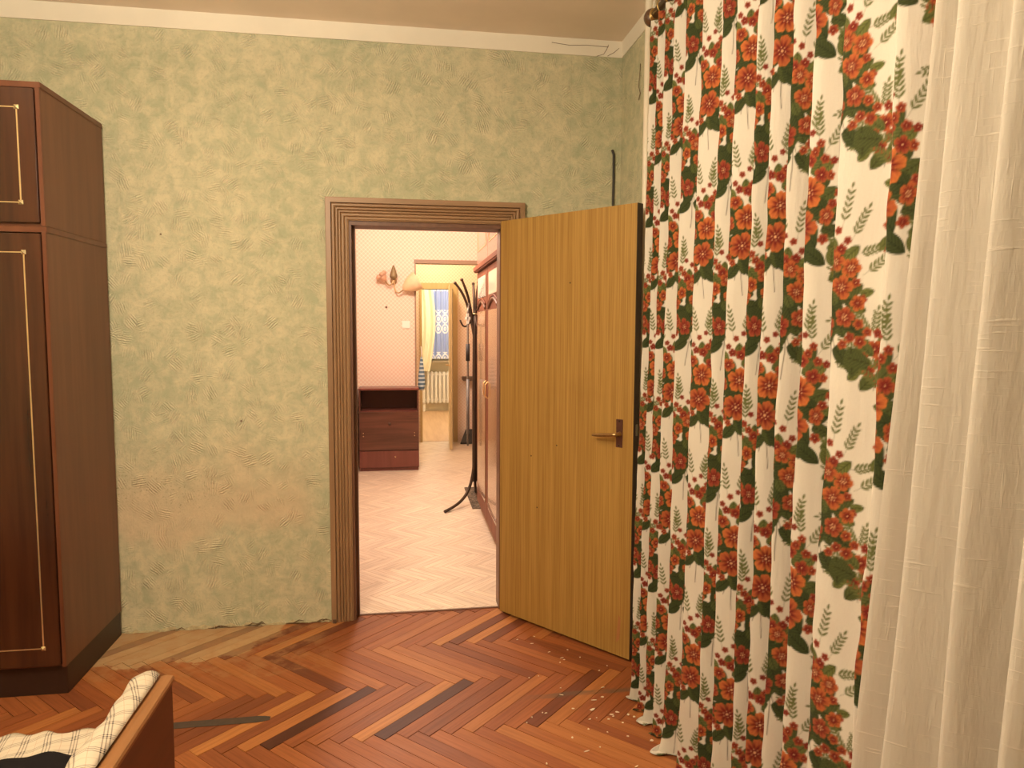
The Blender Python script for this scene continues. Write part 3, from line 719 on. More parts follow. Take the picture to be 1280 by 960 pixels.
def floral_curtain():
    crests = [-.875, -.95, -1.03, -1.10, -1.185, -1.29, -1.42, -1.56, -1.65, -1.77, -1.85, -1.94, -2.03, -2.14, -2.30, -2.41, -2.53, -2.63]
    FULL = .202; s_end = 0.0; y, d, s = [], [], []; rg = random.Random(5)
    for k, (ya, yb) in enumerate(zip(crests[:-1], crests[1:])):
        w = ya-yb; dep = math.sqrt(max(.05**2, (FULL/2)**2-(w/2)**2))*rg.uniform(.84, 1.02)
        fr = rg.uniform(.56, .68); yt = ya-(w)*fr
        seg = []
        for p, q, n in (((ya, 0), (yt, dep), 44), ((yt, dep), (yb, 0), 20)):
            for i in range(n):
                t = i/n; e = t*t*(3-2*t)*.7 + t*.3; seg.append((p[0]+(q[0]-p[0])*t, p[1]+(q[1]-p[1])*e))
        pts = np.array(seg+[(yb, 0)]); L = np.concatenate([[0], np.cumsum(np.hypot(*np.diff(pts, axis=0).T))])
        y += list(pts[:-1, 0]); d += list(pts[:-1, 1]-.045+rg.uniform(-.004, .004)*0); s += list(s_end + L[:-1]); s_end += L[-1]
    y = np.array(y); d = np.array(d); s = np.array(s); d[:20] = np.maximum(d[:20], .004)
    Hh, LAY = 2.60, .07
    w = np.arange(0, Hh+LAY, .0032)
    Wg, Yg = np.meshgrid(w, y, indexing='ij'); Dg = np.broadcast_to(d, Wg.shape); Sg = np.broadcast_to(s, Wg.shape)
    z = np.maximum(Wg-LAY, 0)
    zt = z/Hh
    am = .80 + .30*(1-zt)**1.3
    x = .478 + am*Dg + .012*smooth_noise(Yg*2.0+z*.8, 3, 1.5)*(1-zt) - .012*(1-zt)
    yy = Yg + .012*smooth_noise(z*1.4+Sg*.9, 11, 2.0)*(1-zt)*1.2 + .004*smooth_noise(z*6+Sg*5, 12, 2)
    x = x + .0022*smooth_noise(z*9+Sg*13, 14, 2.2)
    # hem: spare length lies crumpled on the floor
    lay = np.clip((LAY-Wg)/LAY, 0, 1); kink = .35+.65*np.clip(smooth_noise(Sg*7, 21, 2.3)+.3, 0, 1)
    soft = np.clip((.10-z)/.10, 0, 1)**2; kink = kink*np.clip((-.80-Yg)/.35, .25, 1)
    x = x - soft*.018*kink - lay*LAY*.5*kink
    zz = z + .003 + lay*.010*(1+smooth_noise(Sg*26+Wg*60, 23, 2.0))*(1-lay*.5)
    yy = yy + lay*.018*smooth_noise(Sg*15, 25, 2.0)
    P = np.stack([x, yy, zz], -1)
    U = Sg + .004*smooth_noise(Wg*3, 31, 2.0); V = Wg
    return grid_mesh('floral_curtain', P, mat_cloth('floral_print_cotton', bump=.2), sample(U+.041, V+.19), np.stack([Sg, Wg], -1),
        label='cream curtain printed with orange and dark red flower bouquets, hanging to the floor', cat='curtain')
floral_curtain()
def tulle_curtain():
    crests = [-2.335, -2.43, -2.575, -2.69, -2.80, -2.93, -3.06, -3.2, -3.33]
    amp = .034
    y, d = fold_profile(crests, amp, .006, .008, 8); d = d.copy()
    s = np.concatenate([[0], np.cumsum(np.hypot(np.diff(y), np.diff(d)*amp))])
    w = np.arange(0, 2.60, .02); Wg, Yg = np.meshgrid(w, y, indexing='ij'); Dg = np.broadcast_to(d, Wg.shape); Sg = np.broadcast_to(s, Wg.shape)
    zt = Wg/2.6
    x = .346 + amp*Dg*(.75+.5*(1-zt)) + .01*smooth_noise(Sg*3+Wg, 5, 1.3)*(1-zt) - .01*(1-zt)
    off = -.065 - .073*Wg
    yy = Yg + off*np.exp(-(Yg.max()-Yg)/.45) + .008*smooth_noise(Wg*1.2+Sg, 9, 1.7)*(1-zt)
    P = np.stack([x, yy, Wg+.012], -1)
    return grid_mesh('tulle_curtain', P, mat_cloth('slub_linen_tulle', (.67, .62, .54), .15, 700, True, .5), None, np.stack([Sg, Wg], -1),
        label='plain cream linen-like curtain hanging in front of the floral one', cat='curtain')
tulle_curtain()
# rings of the rod
for i, yv in enumerate([-.905, -.985, -1.06, -1.14, -1.23, -1.36, -1.49, -1.61, -1.71, -1.81, -1.89, -1.98, -2.08, -2.2]):
    m = MB(); m.torus((0, yv+2.4, -.009), .0262, .0026, (1, .25, 0), (0, 0, 1)); m.tube([(0, yv+2.4, -.034), (-.004, yv+2.4, -.038), (0, yv+2.4, -.046), (.005, yv+2.4, -.041)], .0014, 6)
    m.build('ring', M_gold, rod, smooth=True)

# ------------------------------------------------------------------ bed end with plaid blanket
M_bedwood = wood('bed_board_side', (.105, .031, .014), (.14, .042, .018), 'y', .42, 30)
M_bedtop = wood('bed_board_top', (.20, .085, .030), (.29, .130, .048), 'y', .4, 40)
bed = empty('bed', (-2.1, -1.96, 0), 'low wooden bed end with lighter rounded top edge in front of the wardrobe', 'bed')
bx, by = -2.1, -1.96
def bb(nm, mat, x0, x1, y0, y1, z0, z1, bev=.003): return box(nm, mat, x0-bx, x1-bx, y0-by, y1-by, z0, z1, bed, bev)
bb('footboard', M_bedwood, -1.147, -1.115, -2.42, -1.508, .02, .488)
m = MB(); pr = [(-1.1525,.484),(-1.1535,.494),(-1.149,.500),(-1.131,.503),(-1.113,.500),(-1.1095,.494),(-1.1105,.484)]
vs = [(x-bx, yv-by, z) for yv in (-1.505, -2.423) for x, z in pr]; n = len(pr)
m.add(vs, [(i, (i+1) % n, n+(i+1) % n, n+i) for i in range(n)] + [tuple(range(n)), tuple(range(2*n-1, n-1, -1))])
m.build('top_rail', M_bedtop, bed)
bb('headboard', M_bedwood, -3.085, -3.05, -2.42, -1.508, .02, .70)
bb('side_rail', M_bedwood, -3.05, -1.147, -1.548, -1.523, .17, .30)
bb('side_rail', M_bedwood, -3.05, -1.147, -2.405, -2.38, .17, .30)
for x in (-1.147, -3.08):
    for yv in (-1.56, -2.41): bb('leg', M_bedwood, x, x+.03, yv, yv+.03, 0, .02, .001)
bb('mattress', plain('mattress_ticking', (.10, .08, .07), .9), -3.045, -1.152, -2.375, -1.575, .17, .375, .02)
def mat_plaid():
    q = NT('cream_checked_plaid'); uv = q.attr('cloth').outputs['Vector']; u, v, _ = q.xyz(uv)
    def lines(t):
        f = q.math('FRACT', q.math('DIVIDE', t, .047)); r = None
        for c, w in ((.20, .030), (.32, .030), (.44, .030)):
            k = q.step(q.math('ABSOLUTE', q.math('SUBTRACT', f, c)), w, w*.55); r = k if r is None else q.math('MAXIMUM', r, k)
        red = q.step(q.math('ABSOLUTE', q.math('SUBTRACT', f, .82)), .018, .008)
        return r, red
    a, ra = lines(u); b, rb = lines(v)
    g = q.math('MULTIPLY', q.math('ADD', a, b), .5)
    both = q.math('MULTIPLY', a, b)
    c = q.mix(q.math('MULTIPLY', q.math('MAXIMUM', ra, rb), .45), (.54, .47, .365), (.42, .23, .17))
    c = q.mix(q.math('MINIMUM', q.math('MULTIPLY', g, 1.5), 1.0), c, (.19, .155, .14))
    c = q.mix(both, c, (.022, .018, .02))
    return q.out(c, .9, q.bump(q.noise(uv, 700, 2), .2, .001), spec=.15)
def blanket():
    # lies on the mattress and climbs the inside of the footboard
    r = 60; c = 84
    P = np.zeros((r, c, 3)); UV = np.zeros((r, c, 2))
    for j in range(c):
        # path from foot-board top edge down and along the bed
        t = j/(c-1)*.95
        if t < .057: x = -1.146 - t; z = .5065 + .010*math.sin(t/.057*PI)
        elif t < .14: x = -1.203 - .020*math.sin((t-.057)/.083*1.57); z = .5065 - (t-.057)*1.14
        elif t < .18:
            a = (t-.14)/.04*PI/2; x = -1.223 - .022*(1-math.cos(a)); z = .413 - .022*math.sin(a)
        else: x = -1.245 - (t-.18); z = .391
        for i in range(r):
            s = i/(r-1)*.86; y = -1.520 - s*1.0
            if i < 4 and t > .17: y += .012*i*0; z2 = z - .020*((4-i)/4)**2
            else: z2 = z
            bump = (.010*math.sin(t*19+s*8+1) + .007*math.sin(s*27+t*7) + .004*math.sin(t*60+s*25)) * (1 if t > .18 else .35)
            edge = .012*math.sin(t*33) + .008*math.sin(t*71+1)
            yy = y - (.028 if t > .17 else 0)*min(1, max(0, (t-.17)/.06)) + edge*max(0, 1-s/.1)
            P[i, j] = (x - (abs(bump)*.9 if .057 < t < .17 else 0), yy, z2 + (bump if t > .16 else (.004*math.sin(s*55)+.004*math.sin(s*23))*min(1, t/.03)))
            UV[i, j] = (t*.83 + s*.30 + .012*math.sin(s*9+t*5), s*.83 - t*.30 + .010*math.sin(t*11))
    P[:, :, 0] = np.where(P[:, :, 2] < .503, np.minimum(P[:, :, 0], -1.157), P[:, :, 0])
    P[:, :, 2] = np.maximum(P[:, :, 2], np.where(P[:, :, 0] < -1.23, .378, 0))
    o = grid_mesh('blanket', P, mat_plaid(), None, UV, label='cream blanket with dark check lines spread over the bed', cat='blanket')
    md = o.modifiers.new('thickness', 'SOLIDIFY'); md.thickness = .004; md.offset = 1
    return o
blanket()
def dark_cloth():
    r, c = 30, 44; P = np.zeros((r, c, 3)); UV = np.zeros((r, c, 2))
    for i in range(r):
        for j in range(c):
            t = j/(c-1); s = i/(r-1); x = -1.262 - .42*t; y = -1.712 - .40*s - .022*math.sin(t*5+.4) + .05*t*0
            tb, sb = .18 - 1.245 - x, -1.548 - y
            z = max(.378, .391 + .010*math.sin(tb*19+sb*8+1) + .007*math.sin(sb*27+tb*7) + .004*math.sin(tb*60+sb*25)) + .006 + .004*math.sin(t*9+s*4)
            P[i, j] = (x, y, z + .018); UV[i, j] = (t*.42, s*.40)
    o = grid_mesh('dark_garment', P, plain('black_wool', (.012, .010, .011), .95, spec=.1), None, UV, label='black garment lying on the checked blanket', cat='clothing')
    md = o.modifiers.new('thickness', 'SOLIDIFY'); md.thickness = .006; md.offset = 0
dark_cloth()

# ------------------------------------------------------------------ things on the parquet
def tape():
    r = random.Random(2); top = []; bot = []
    for i in range(21):
        f = i/20; x = -1.45 + .475*f; w = .021*(1 if f < .93 else 1-.5*(f-.93)/.07)
        top.append((x, -.871 + .0012*r.random() + w)); bot.append((x, -.871 - w - .0012*r.random() - .0))
    n = 21; vs = [(x, y, .0003) for x, y in top+bot] + [(x, y, .0011) for x, y in top+bot]
    fs = []
    for i in range(n-1):
        fs += [(2*n+i, 2*n+i+1, 3*n+i+1, 3*n+i), (i, n+i, n+i+1, i+1), (i, i+1, 2*n+i+1, 2*n+i), (n+i, 3*n+i, 3*n+i+1, n+i+1)]
    fs += [(0, 2*n, 3*n, n), (n-1, 2*n-1, 4*n-1, 3*n-1)]
    return MB().add(vs, fs)
tape().build('floor_tape', plain('grimy_grey_tape', (.062, .043, .030), .7, var=.4, scale=40), label='dark grey strip of tape stuck on the parquet beside the bed end', cat='tape')
M_chip = plain('white_paint_flake', (.80, .70, .52), .8, var=.1)
chips = [(557,604,15,5),(675,610,24,7),(735,535,16,5),(683,554,30,3),(735,477,22,2.5),(822,625,16,6),(770,668,12,4),(856,688,9,6),(888,640,9,6),(925,653,12,5),(790,640,18,4),(800,650,9,4),(886,770,10,4),(650,728,8,4),(765,745,6,4),(553,778,9,6),(640,860,30,2.5),(720,836,8,2.5),(660,668,14,2.5),(395,632,14,3),(375,630,8,3),(310,657,8,3),(490,300,18,3),(505,310,10,4),(480,328,10,3),(525,252,8,4),(415,265,16,2.5),(325,172,10,3),(225,190,12,3),(310,214,16,2.5),(715,376,10,3),(762,348,6,3),(600,297,7,3),(295,420,5,4),(483,481,8,3),(490,522,18,2),(400,935,8,5),(1045,868,22,8),(1030,795,14,6),(940,950,16,3),(985,703,12,6),(280,690,6,3),(700,660,5,3),(352,410,5,3)]
def floor_pt(u, v):
    d = rr*((u-640)/F) + uu*((480-v)/F) + fw; c = cam.matrix_world.translation; t = -c.z/d.z; return c + d*t
rc = random.Random(4)
for (a, b, w, h) in chips:
    p = floor_pt(600+a/4.8, 760+b/4.8); k = .00058
    n = rc.randint(5, 8); R1 = max(.0028, w*k*.95); R2 = max(.0026, h*k*1.7); rot = rc.uniform(-.4, .6)
    poly = []
    for i in range(n):
        t = 2*PI*i/n + rc.uniform(-.25, .25); q = rc.uniform(.6, 1.1)
        ex, ey = R1*math.cos(t)*q, R2*math.sin(t)*q; poly.append((ex*math.cos(rot)-ey*math.sin(rot), ex*math.sin(rot)+ey*math.cos(rot)))
    shape = 'thin white paint sliver' if w/h >= 4.5 else ('broad white paint flake' if w >= 12 else 'tiny white paint speck')
    place = ('beside the hem of the floral curtain' if a > 900 else 'in front of the open door leaf' if b < 460 else 'on the grey drag mark near the curtain' if b < 560 else 'scattered between drag mark and curtain hem' if a > 480 else 'out on the open floor')
    o = MB().prism(poly, .0002, .0014+.0015*rc.random()).build('paint_flake', M_chip, label=shape + ' lying on the parquet ' + place, cat='paint flake', group='paint flakes on the parquet')
    o.location = (p.x, p.y, 0)

# ------------------------------------------------------------------ hall: shoe cabinet
M_cab = wood('dark_red_brown_cabinet', (.072, .026, .016), (.155, .058, .035), 'x', .35, 34, coat=.15)
M_cab2 = wood('reddish_drawer', (.150, .044, .032), (.20, .062, .045), 'z', .35, 34, coat=.15)
M_cabin = plain('cabinet_inside', (.095, .045, .03), .6)
cab = empty('shoe_cabinet', (-.605, 3.86, 0), 'dark brown shoe cabinet with open niche and drawer under the sconce', 'cabinet')
def cb(nm, mat, x0, x1, y0, y1, z0, z1, par=cab, bev=.002): return box(nm, mat, x0+.605, x1+.605, y0-3.86, y1-3.86, z0, z1, par, bev)
X0, X1, YA, YB = -.908, -.304, 3.72, 3.985
cb('side_panel', M_cab, X0, X0+.016, YA, YB, .03, .83); cb('side_panel', M_cab, X1-.016, X1, YA, YB, .03, .83)
cb('top_panel', M_cab2, X0-.003, X1+.004, YA-.006, YB, .83, .850); cb('niche_shelf', M_cab2, X0+.016, X1-.016, YA+.004, YB, .60, .618)
cb('back_panel', M_cabin, X0+.016, X1-.016, YB-.006, YB, .03, .83)
fl = cb('flap_door', M_cab, X0+.003, X1-.003, YA-.016, YA, .215, .610)
dr = cb('drawer_front', M_cab2, X0+.003, X1-.003, YA-.016, YA, .035, .208)
cb('plinth', M_cab2, X0+.006, X1-.006, YA+.0, YB, 0, .030)
M_knob = plain('brass_knob', (.75, .55, .3), .3, .8)
def cknob(x, z, par, r=.008, mt=None): MB().lathe([(r*.6, 0), (r*.6, .01), (r, .014), (r, .020), (0, .023)], 10, Matrix.Translation((x+.605, YA-.016-3.86, z)) @ Matrix.Rotation(PI/2, 4, 'X')).build('knob', mt or M_knob, par, smooth=True)
cknob(-.60, .49, fl, .016, M_cabin)
for x in (X0+.045, X1-.045):
    for z in (.365, .395): cknob(x, z, fl, .005)
cknob(-.545, .148, dr, .007)

# ------------------------------------------------------------------ hall: sconce, switch
M_brasso = plain('aged_brass', (.50, .34, .17), .35, .6, var=.2)
M_cup = plain('pink_metal_petals', (.62, .36, .24), .4, .2)
M_shade = plain('frosted_amber_shade', (.80, .58, .36), .5, var=.15, scale=25)
sc = empty('wall_sconce', (-.55, HY, 1.95), 'two-armed brass wall sconce with one amber shade and one empty cup', 'sconce')
MB().lathe([(.034, 0), (.034, .006), (.022, .014), (.010, .03)], 18, Matrix.Rotation(PI/2, 4, 'X')).build('wall_plate', M_brasso, sc, smooth=True)
MB().lathe([(.010, -.01), (.036, .015), (.040, .03), (.030, .07), (.016, .115), (.008, .14), (0, .145)], 18, Matrix.Translation((0, -.055, .02))).build('cone', plain('olive_bronze', (.25, .18, .09), .45, .4), sc, smooth=True)
MB().tube(bez((0, -.05, .03), (.01, -.05, -.15), (.04, -.08, -.15), (.11, -.08, -.08)), .0075, 8).build('arm', M_brasso, sc, smooth=True)
MB().tube(bez((0, -.05, .03), (-.01, -.05, -.06), (-.06, -.07, -.07), (-.085, -.08, .01)), .0075, 8).build('arm', M_brasso, sc, smooth=True)
sh = Matrix.Translation((.095, -.085, -.085)) @ Matrix.Rotation(1.02, 4, 'Y')
prf = [(.012, 0), (.035, .02), (.068, .065), (.090, .12), (.098, .165), (.100, .185), (.094, .186), (.085, .12), (.060, .06), (.01, .012)]
MB().lathe(prf, 24, sh).build('shade', M_shade, sc, smooth=True)
cu = Matrix.Translation((-.085, -.082, .01)) @ Matrix.Rotation(-.75, 4, 'Y')
m = MB(); m.lathe([(.010, -.012), (.020, .0), (.036, .022), (.046, .05), (.043, .05), (.018, .012)], 16, cu); m.build('cup', M_cup, sc, smooth=True)
m = MB()
for k in range(5):
    a = k*2*PI/5; pm = cu @ Matrix.Translation((.038*math.cos(a), .038*math.sin(a), .062)); m.lathe([(0, -.03), (.020, -.018), (.028, 0), (.020, .020), (0, .026)], 10, pm)
m.build('petals', M_cup, sc, smooth=True)
MB().lathe([(.018, 0), (.021, .02), (.021, .05), (.0, .052)], 12, cu @ Matrix.Translation((0, 0, .025))).build('socket', M_crack, sc, smooth=True)
sw = empty('light_switch', (-.425, HY, 1.497), 'white square light switch on the pink wall below the sconce', 'switch')
M_swp = plain('white_plastic', (.88, .84, .76), .4, var=.03)
p_ = MB().box(-.041, .041, -.012, 0, -.041, .041).build('plate', M_swp, sw, .004); MB().box(-.026, .026, -.018, -.011, -.03, .03).build('rocker', M_swp, sw, .002)
MB().lathe([(.013, 0), (.013, .004), (.006, .010), (0, .011)], 10, Matrix.Translation((-.628, HY, 1.680)) @ Matrix.Rotation(PI/2, 4, 'X')).build('wall_hook', M_crack, label='tiny dark nail in the pink wall below the sconce', cat='nail')
# pale door strip on hall side wall, seen at a grazing angle
hd = empty('door_2', (HXL, 2.6, 0), 'pale side door in the hall wall seen edge-on', 'door', kind='structure')
M_pale = plain('pale_painted_wood', (.78, .66, .50), .4, var=.05)
MB().box(0, .03, -.45, .45, .005, 2.0).build('leaf', M_pale, hd, .002)
for y0 in (-.53, .45): MB().box(0, .022, y0, y0+.08, 0, 2.06).build('casing', M_brownpaint, hd)
MB().box(0, .022, -.53, .53, 2.06, 2.13).build('casing', M_brownpaint, hd)

# ------------------------------------------------------------------ hall: tall wardrobe on the right
M_hw = wood('red_brown_glossy_wood', (.16, .050, .028), (.23, .078, .042), 'z', .5, 26, spec=.25)
M_hwp = wood('glossy_tan_panel', (.30, .165, .09), (.42, .25, .145), 'z', .2, 18, coat=.5, coat_rough=.08)
M_hwpk = wood('pinkish_upper_panel', (.25, .105, .078), (.30, .135, .10), 'z', .25, 20, coat=.5)
M_glint = plain('painted_glint_panel', (.92, .88, .82), .08, var=.02, coat=.8)  # near-white colour stands in for lamp reflections on the upper door panels
HW0 = .12
def hall_door(parent, ya, yb, za, zb, upper):
    d = MB().box(HW0, HW0+.02, ya, yb, za, zb).build('cabinet_door', M_hwpk if upper else M_hw, parent, .002)
    if upper:
        for s in ((ya+.07, yb-.07, za+.10, za+.106), (ya+.07, yb-.07, zb-.10, zb-.094), (ya+.07, ya+.076, za+.10, zb-.1), (yb-.076, yb-.07, za+.1, zb-.1)):
            MB().box(HW0-.003, HW0, *s).build('inlay_strip', M_brass, d)
    else:
        ia, ib = ya+.085, yb-.085
        MB().box(HW0-.006, HW0, ia, ib, za+.12, zb-.30).build('raised_panel', M_hwp, d, .004)
        MB().box(HW0-.004, HW0, ia, ib, zb-.20, zb-.045).build('glint_panel', M_glint, d, .002)
        # carved arch between the white glint panel and the raised panel
        pts = [(HW0-.006, ia + (ib-ia)*k/12, zb-.285 + .055*math.sin(PI*k/12)) for k in range(13)]
        MB().tube(pts, .010, 8).build('carved_arch', M_jamb, d, smooth=True)
        pts = [(HW0-.006, ia + (ib-ia)*k/12, zb-.255 + .045*math.sin(PI*k/12)) for k in range(13)]
        MB().tube(pts, .007, 8).build('carved_arch', M_hw, d, smooth=True)
        MB().tube([(HW0-.006, ia, za+.16), (HW0-.008, (ia+ib)/2, za+.145), (HW0-.006, ib, za+.16)], .006, 8).build('carved_line', M_jamb, d, smooth=True)
hw = empty('hall_wardrobe', (0, 0, 0), 'glossy red-brown wardrobe with panelled doors standing along the hall wall', 'wardrobe')
MB().box(HW0+.02, HXR-.01, .32, 2.045, .08, 1.90).build('body', M_hw, hw)
MB().box(HW0+.03, HXR-.01, .33, 2.035, 0, .08).build('plinth', M_brownpaint, hw)
MB().box(HW0-.03, HXR-.01, .30, 2.06, 1.90, 1.945).build('cornice', M_hw, hw, .008)
for ya, yb in ((1.372, 2.043), (.70, 1.364), (.325, .692)): hall_door(hw, ya, yb, .085, 1.895, False)
for ya in (1.41, 1.30): MB().tube([(HW0-.002, ya, .98), (HW0-.022, ya, 1.0), (HW0-.022, ya, 1.08), (HW0-.002, ya, 1.10)], .005, 8).build('handle', M_brass, hw, smooth=True)
ht = empty('hall_top_cabinet', (0, 0, 0), 'pinkish cabinet with thin inlay lines on top of the hall wardrobe', 'cabinet')
MB().box(HW0+.02, HXR-.01, .32, 2.045, 1.95, 2.62).build('body', M_hwpk, ht)
for ya, yb in ((1.372, 2.043), (.70, 1.364), (.325, .692)): hall_door(ht, ya, yb, 1.955, 2.615, True)

# ------------------------------------------------------------------ hall: coat rack, mat, mop
M_iron = plain('dark_bronze_metal', (.065, .038, .024), .4, .5, var=.2)
cr_ = empty('coat_rack', (.128, 2.30, 0), 'dark metal coat rack with curved prongs beside the hall wardrobe', 'coat rack')
MB().tube([(0, 0, z) for z in (.18, .6, 1.0, 1.4, 1.62)], [.022, .022, .021, .019, .015], 12).build('pole', M_iron, cr_, smooth=True)
for ang, l in ((230, .425), (82, .40), (345, .30)):
    a = math.radians(ang); c, s = math.cos(a), math.sin(a)
    MB().tube(bez((0, 0, .42), (.03*c, .03*s, .10), (.12*c*l/.4, .12*s*l/.4, .035), (l*c, l*s, .014)), .0125, 10).build('foot', M_iron, cr_, smooth=True)
for ang, l, h in ((186, .165, 1.835), (206, .125, 1.86), (300, .05, 1.84), (20, .15, 1.83), (90, .13, 1.84)):
    a = math.radians(ang); c, s = math.cos(a), math.sin(a)
    pr_ = MB().tube(bez((0, 0, 1.36), (.05*c*l/.165, .05*s*l/.165, 1.66), (l*.5*c, l*.5*s, 1.74), (l*c, l*s, h)), [.011]*12+[.010,.010,.009], 10).build('prong', M_iron, cr_, smooth=True)
    MB().lathe([(0, -.014), (.012, -.008), (.014, 0), (.012, .009), (0, .014)], 12, Matrix.Translation((l*c, l*s, h))).build('knob', M_iron, pr_, smooth=True)
for ang in (190, 10, 280):
    a = math.radians(ang); c, s = math.cos(a), math.sin(a)
    MB().tube(bez((0, 0, 1.60), (.06*c, .06*s, 1.46), (.10*c, .10*s, 1.45), (.125*c, .125*s, 1.535)), .0075, 8).build('hook', M_iron, cr_, smooth=True)
MB().torus((0, 0, 1.585), .021, .005, (1,0,0), (0,1,0)).build('collar', M_brass, cr_, smooth=True)
mp = empty('hanging_mop', (.060, 2.20, .50), 'slim mop with white head and dark grip hanging from the coat rack', 'mop')
MB().tube([(0, 0, 0), (0, 0, .5), (0, 0, 1.10), (.012, .03, 1.17), (.03, .05, 1.14)], [.0085]*3+[.005]*2, 8).build('shaft', plain('steel_shaft', (.22, .19, .16), .35, .6), mp, smooth=True)
MB().tube([(0, 0, .70), (0, 0, .84)], .0165, 10).build('grip', plain('black_rubber', (.03, .025, .025), .6), mp, smooth=True)
MB().tube([(0, 0, .10), (0, 0, .55)], .013, 10).build('lower_sleeve', plain('grey_sleeve', (.20, .18, .17), .5), mp, smooth=True)
m = MB(); m.box(-.009, .009, -.008, .008, 1.00, 1.09); m.box(-.022, .022, -.008, .008, 1.035, 1.06); m.build('hanger', M_swp, mp, .003)
def mat_rug():
    q = NT('dark_woven_mat'); a = q.noise(scale=120, detail=3, rough=.7); b = q.noise(scale=35, detail=3)
    return q.out(q.mix(q.step(q.math('ADD', q.math('MULTIPLY', a, .6), q.math('MULTIPLY', b, .4)), .42, .6), (.055, .045, .038), (.26, .20, .15)), .95, q.bump(a, .6, .004), spec=.1)
MB().box(.085, .66, 2.07, 2.83, 0, .009).build('floor_mat', mat_rug(), None, .003, label='dark speckled doormat under the coat rack', cat='mat')

# ------------------------------------------------------------------ vestibule: open inner door, shelf, dustpan, bag
M_leaf2 = wood('cream_yellow_door_face', (.80, .66, .40), (.86, .73, .48), 'z', .4, 30)
il = empty('door_3', (FX1-.025, 5.46, 0), 'cream inner door standing open towards the hall', 'door', kind='structure', rz=math.radians(-92.5))
MB().box(0, .63, -.032, 0, .01, 1.985).build('leaf', M_leaf2, il, .001)
MB().box(.63, .633, -.032, 0, .01, 1.985).build('edge_band', M_olive, il)
m = MB(); m.lathe([(.018, 0), (.018, .005), (.008, .008), (.008, .04), (0, .042)], 10, Matrix.Translation((.57, -.032, 1.02)) @ Matrix.Rotation(PI/2, 4, 'X')); m.tube([(.57, -.07, 1.02), (.47, -.07, 1.02)], .007, 8)
m.build('handle', M_brass, il, smooth=True)
box('wall_shelf', plain('dark_brown_shelf', (.11, .065, .04), .45), .29, .70, 5.30, 5.49, .80, .845, bevel=.003, label='dark brown board shelf on the vestibule wall', cat='shelf')
dp = empty('dustpan', (.40, 5.34, 0), 'black dustpan with red handle on the vestibule floor', 'dustpan')
M_blk = plain('black_plastic', (.022, .018, .018), .45)
m = MB(); m.add([(-.15,-.09,.004),(.14,-.09,.004),(.10,.05,.004),(-.08,.05,.004),(-.15,-.09,.018),(.14,-.09,.018),(.10,.05,.17),(-.07,.05,.17),(-.06,.07,.17),(.09,.07,.17),(.12,.07,.004),(-.1,.07,.004)],
    [(0,1,2,3),(4,5,6,7),(0,4,7,3),(1,2,6,5),(0,1,5,4),(7,6,9,8),(8,9,10,11),(3,2,10,11),(3,7,8,11),(2,10,9,6)]); m.build('pan', M_blk, dp)
MB().tube([(.03, .06, .15), (.03, .085, .30), (.03, .095, .42)], .011, 8).build('handle', plain('red_plastic', (.55, .05, .03), .4), dp, smooth=True)
bg = empty('hanging_bag', (VX0+.052, HY-.02, .80), 'blue striped bag hanging at the corner beside the shoe cabinet', 'bag')
def mat_bag():
    q = NT('blue_striped_cloth'); x, y, z = q.xyz(q.oc()); s = q.math('SINE', q.math('MULTIPLY', z, 150))
    return q.out(q.mix(q.step(s, -.2, .4), (.10, .17, .24), (.50, .58, .60)), .8)
MB().lathe([(.008, .36), (.014, .34), (.022, .26), (.036, .15), (.040, .06), (.028, .01), (0, 0)], 14).build('sack', mat_bag(), bg, smooth=True)
MB().tube([(0, 0, .36), (0, .01, .42), (-.004, .02, .47)], .004, 6).build('loop', M_swp, bg, smooth=True)

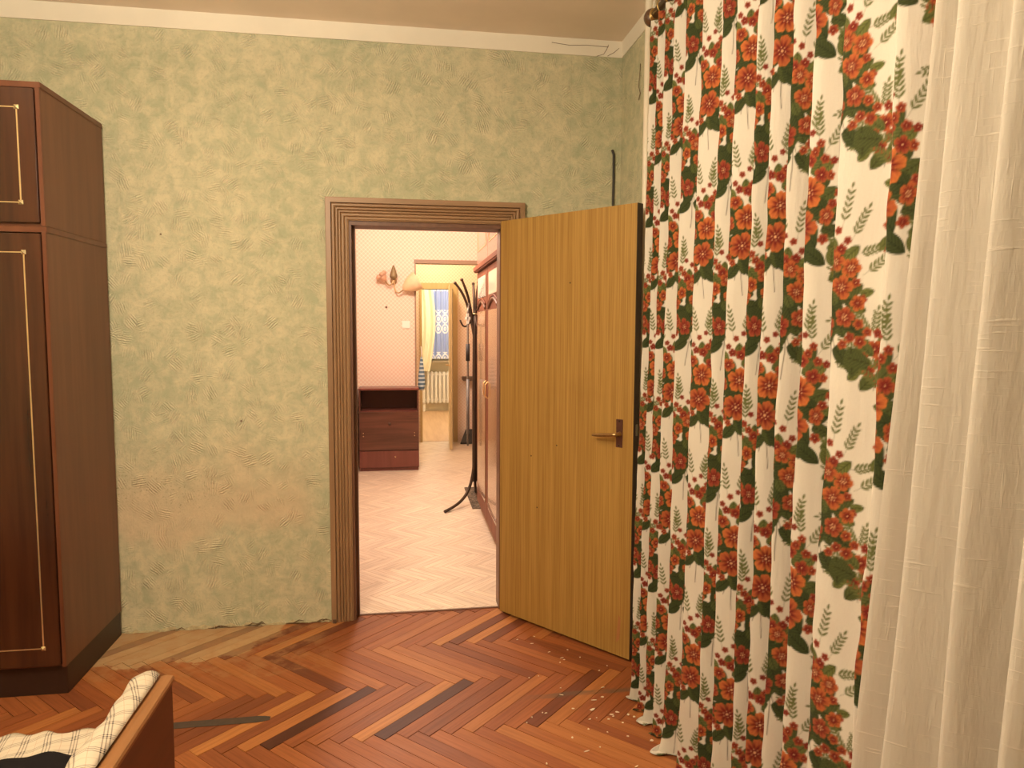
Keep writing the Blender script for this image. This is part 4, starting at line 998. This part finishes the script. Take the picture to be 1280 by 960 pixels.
# ------------------------------------------------------------------ far room: window with lace curtain, drape, radiator
win = empty('window_1', (.25, 8.9, 0), 'far room window behind the blue lace curtain', 'window', kind='structure')
M_wf = plain('white_window_frame', (.85, .82, .74), .4, var=.03)
for s in ((-.62, -.55, .90, 2.35), (.55, .62, .90, 2.35), (-.55, .55, 2.28, 2.35), (-.55, .55, .90, .97), (-.03, .03, .97, 2.28)):
    MB().box(s[0], s[1], -.06, 0, s[2], s[3]).build('window_frame', M_wf, win)
M_night = plain('night_glass', (.10, .14, .26), .05, var=.05)
for s in ((-.55, -.03), (.03, .55)): MB().box(s[0], s[1], -.02, -.012, .97, 2.28).build('pane', M_night, win)
MB().box(-.70, .70, -.20, 0, .86, .90).build('window_sill', M_wf, win, .005)
def mat_lace():
    q = NT('blue_lace_cloth'); uv = q.attr('cloth').outputs['Vector']; u, v, _ = q.xyz(uv)
    # rings and scrolls in bands
    fu = q.math('SUBTRACT', q.math('FRACT', q.math('DIVIDE', u, .15)), .5); fv = q.math('SUBTRACT', q.math('FRACT', q.math('DIVIDE', v, .17)), .5)
    rad = q.math('POWER', q.math('ADD', q.math('MULTIPLY', fu, fu), q.math('MULTIPLY', fv, fv)), .5)
    k = q.math('MAXIMUM', q.step(q.math('ABSOLUTE', q.math('SUBTRACT', rad, .42)), .10, .05), q.step(q.math('ABSOLUTE', q.math('SUBTRACT', rad, .14)), .10, .05))
    bnd = q.math('FRACT', q.math('DIVIDE', q.math('ADD', v, .30), .72)); inb = q.math('MULTIPLY', q.step(bnd, .30, .32), q.step(bnd, .88, .86))
    c = q.mix(q.math('MULTIPLY', k, inb), (.36, .44, .74), (.90, .90, .93))
    return q.out(c, .8)
def drape(name, x0, x1, y, z0, z1, mat, amp, nf, label, cat, taper=None):
    nc, nr = 90, 40; P = np.zeros((nr, nc, 3)); UV = np.zeros((nr, nc, 2))
    for i in range(nr):
        f = i/(nr-1); z = z0+(z1-z0)*f
        for j in range(nc):
            t = j/(nc-1); xx = x0+(x1-x0)*t
            if taper: xx = x0 + (taper(f))*t
            P[i, j] = (xx, y + amp*math.sin(t*nf*2*PI), z); UV[i, j] = (t*(x1-x0)*1.3, z)
    return grid_mesh(name, P, mat, None, UV, label=label, cat=cat)
drape('lace_curtain', -.02, .75, 8.62, .93, 2.39, mat_lace(), .018, 9, 'blue curtain with white lace scrolls at the far room window', 'curtain')
M_drape = plain('cream_drape', (.88, .80, .58), .8, var=.04)
drape('cream_drape', -.50, .05, 8.535, .72, 2.43, M_drape, .03, 5, 'plain cream drape pulled aside at the far room window', 'curtain', taper=lambda f: .50+.10*math.sin(f*PI))
fr = empty('drape_rail', (.1, 8.57, 2.42), 'thin white rail carrying the far room curtains', 'curtain rail')
MB().tube([(-.8, 0, 0), (.9, 0, 0)], .012, 8).build('bar', M_wf, fr, smooth=True)
for x in (-.7, .8): MB().tube([(x, 0, 0), (x, .33, 0)], .008, 8).build('bracket', M_wf, fr, smooth=True)
rd = empty('radiator', (.16, 8.80, .14), 'white ribbed radiator under the far room window', 'radiator')
M_rad = plain('radiator_enamel', (.86, .80, .68), .35, var=.05)
for k in range(9): MB().box(-.28+k*.07, -.28+k*.07+.052, -.05, .05, 0, .56).build('rib', M_rad, rd, .015)
MB().tube([(-.30, 0, .06), (.34, 0, .06)], .018, 8).build('pipe', M_rad, rd); MB().tube([(-.30, 0, .50), (.34, 0, .50)], .018, 8).build('pipe', M_rad, rd)
for x in (-.25, .25): MB().box(x-.02, x+.02, -.02, .02, -.14, 0).build('leg', M_rad, rd)
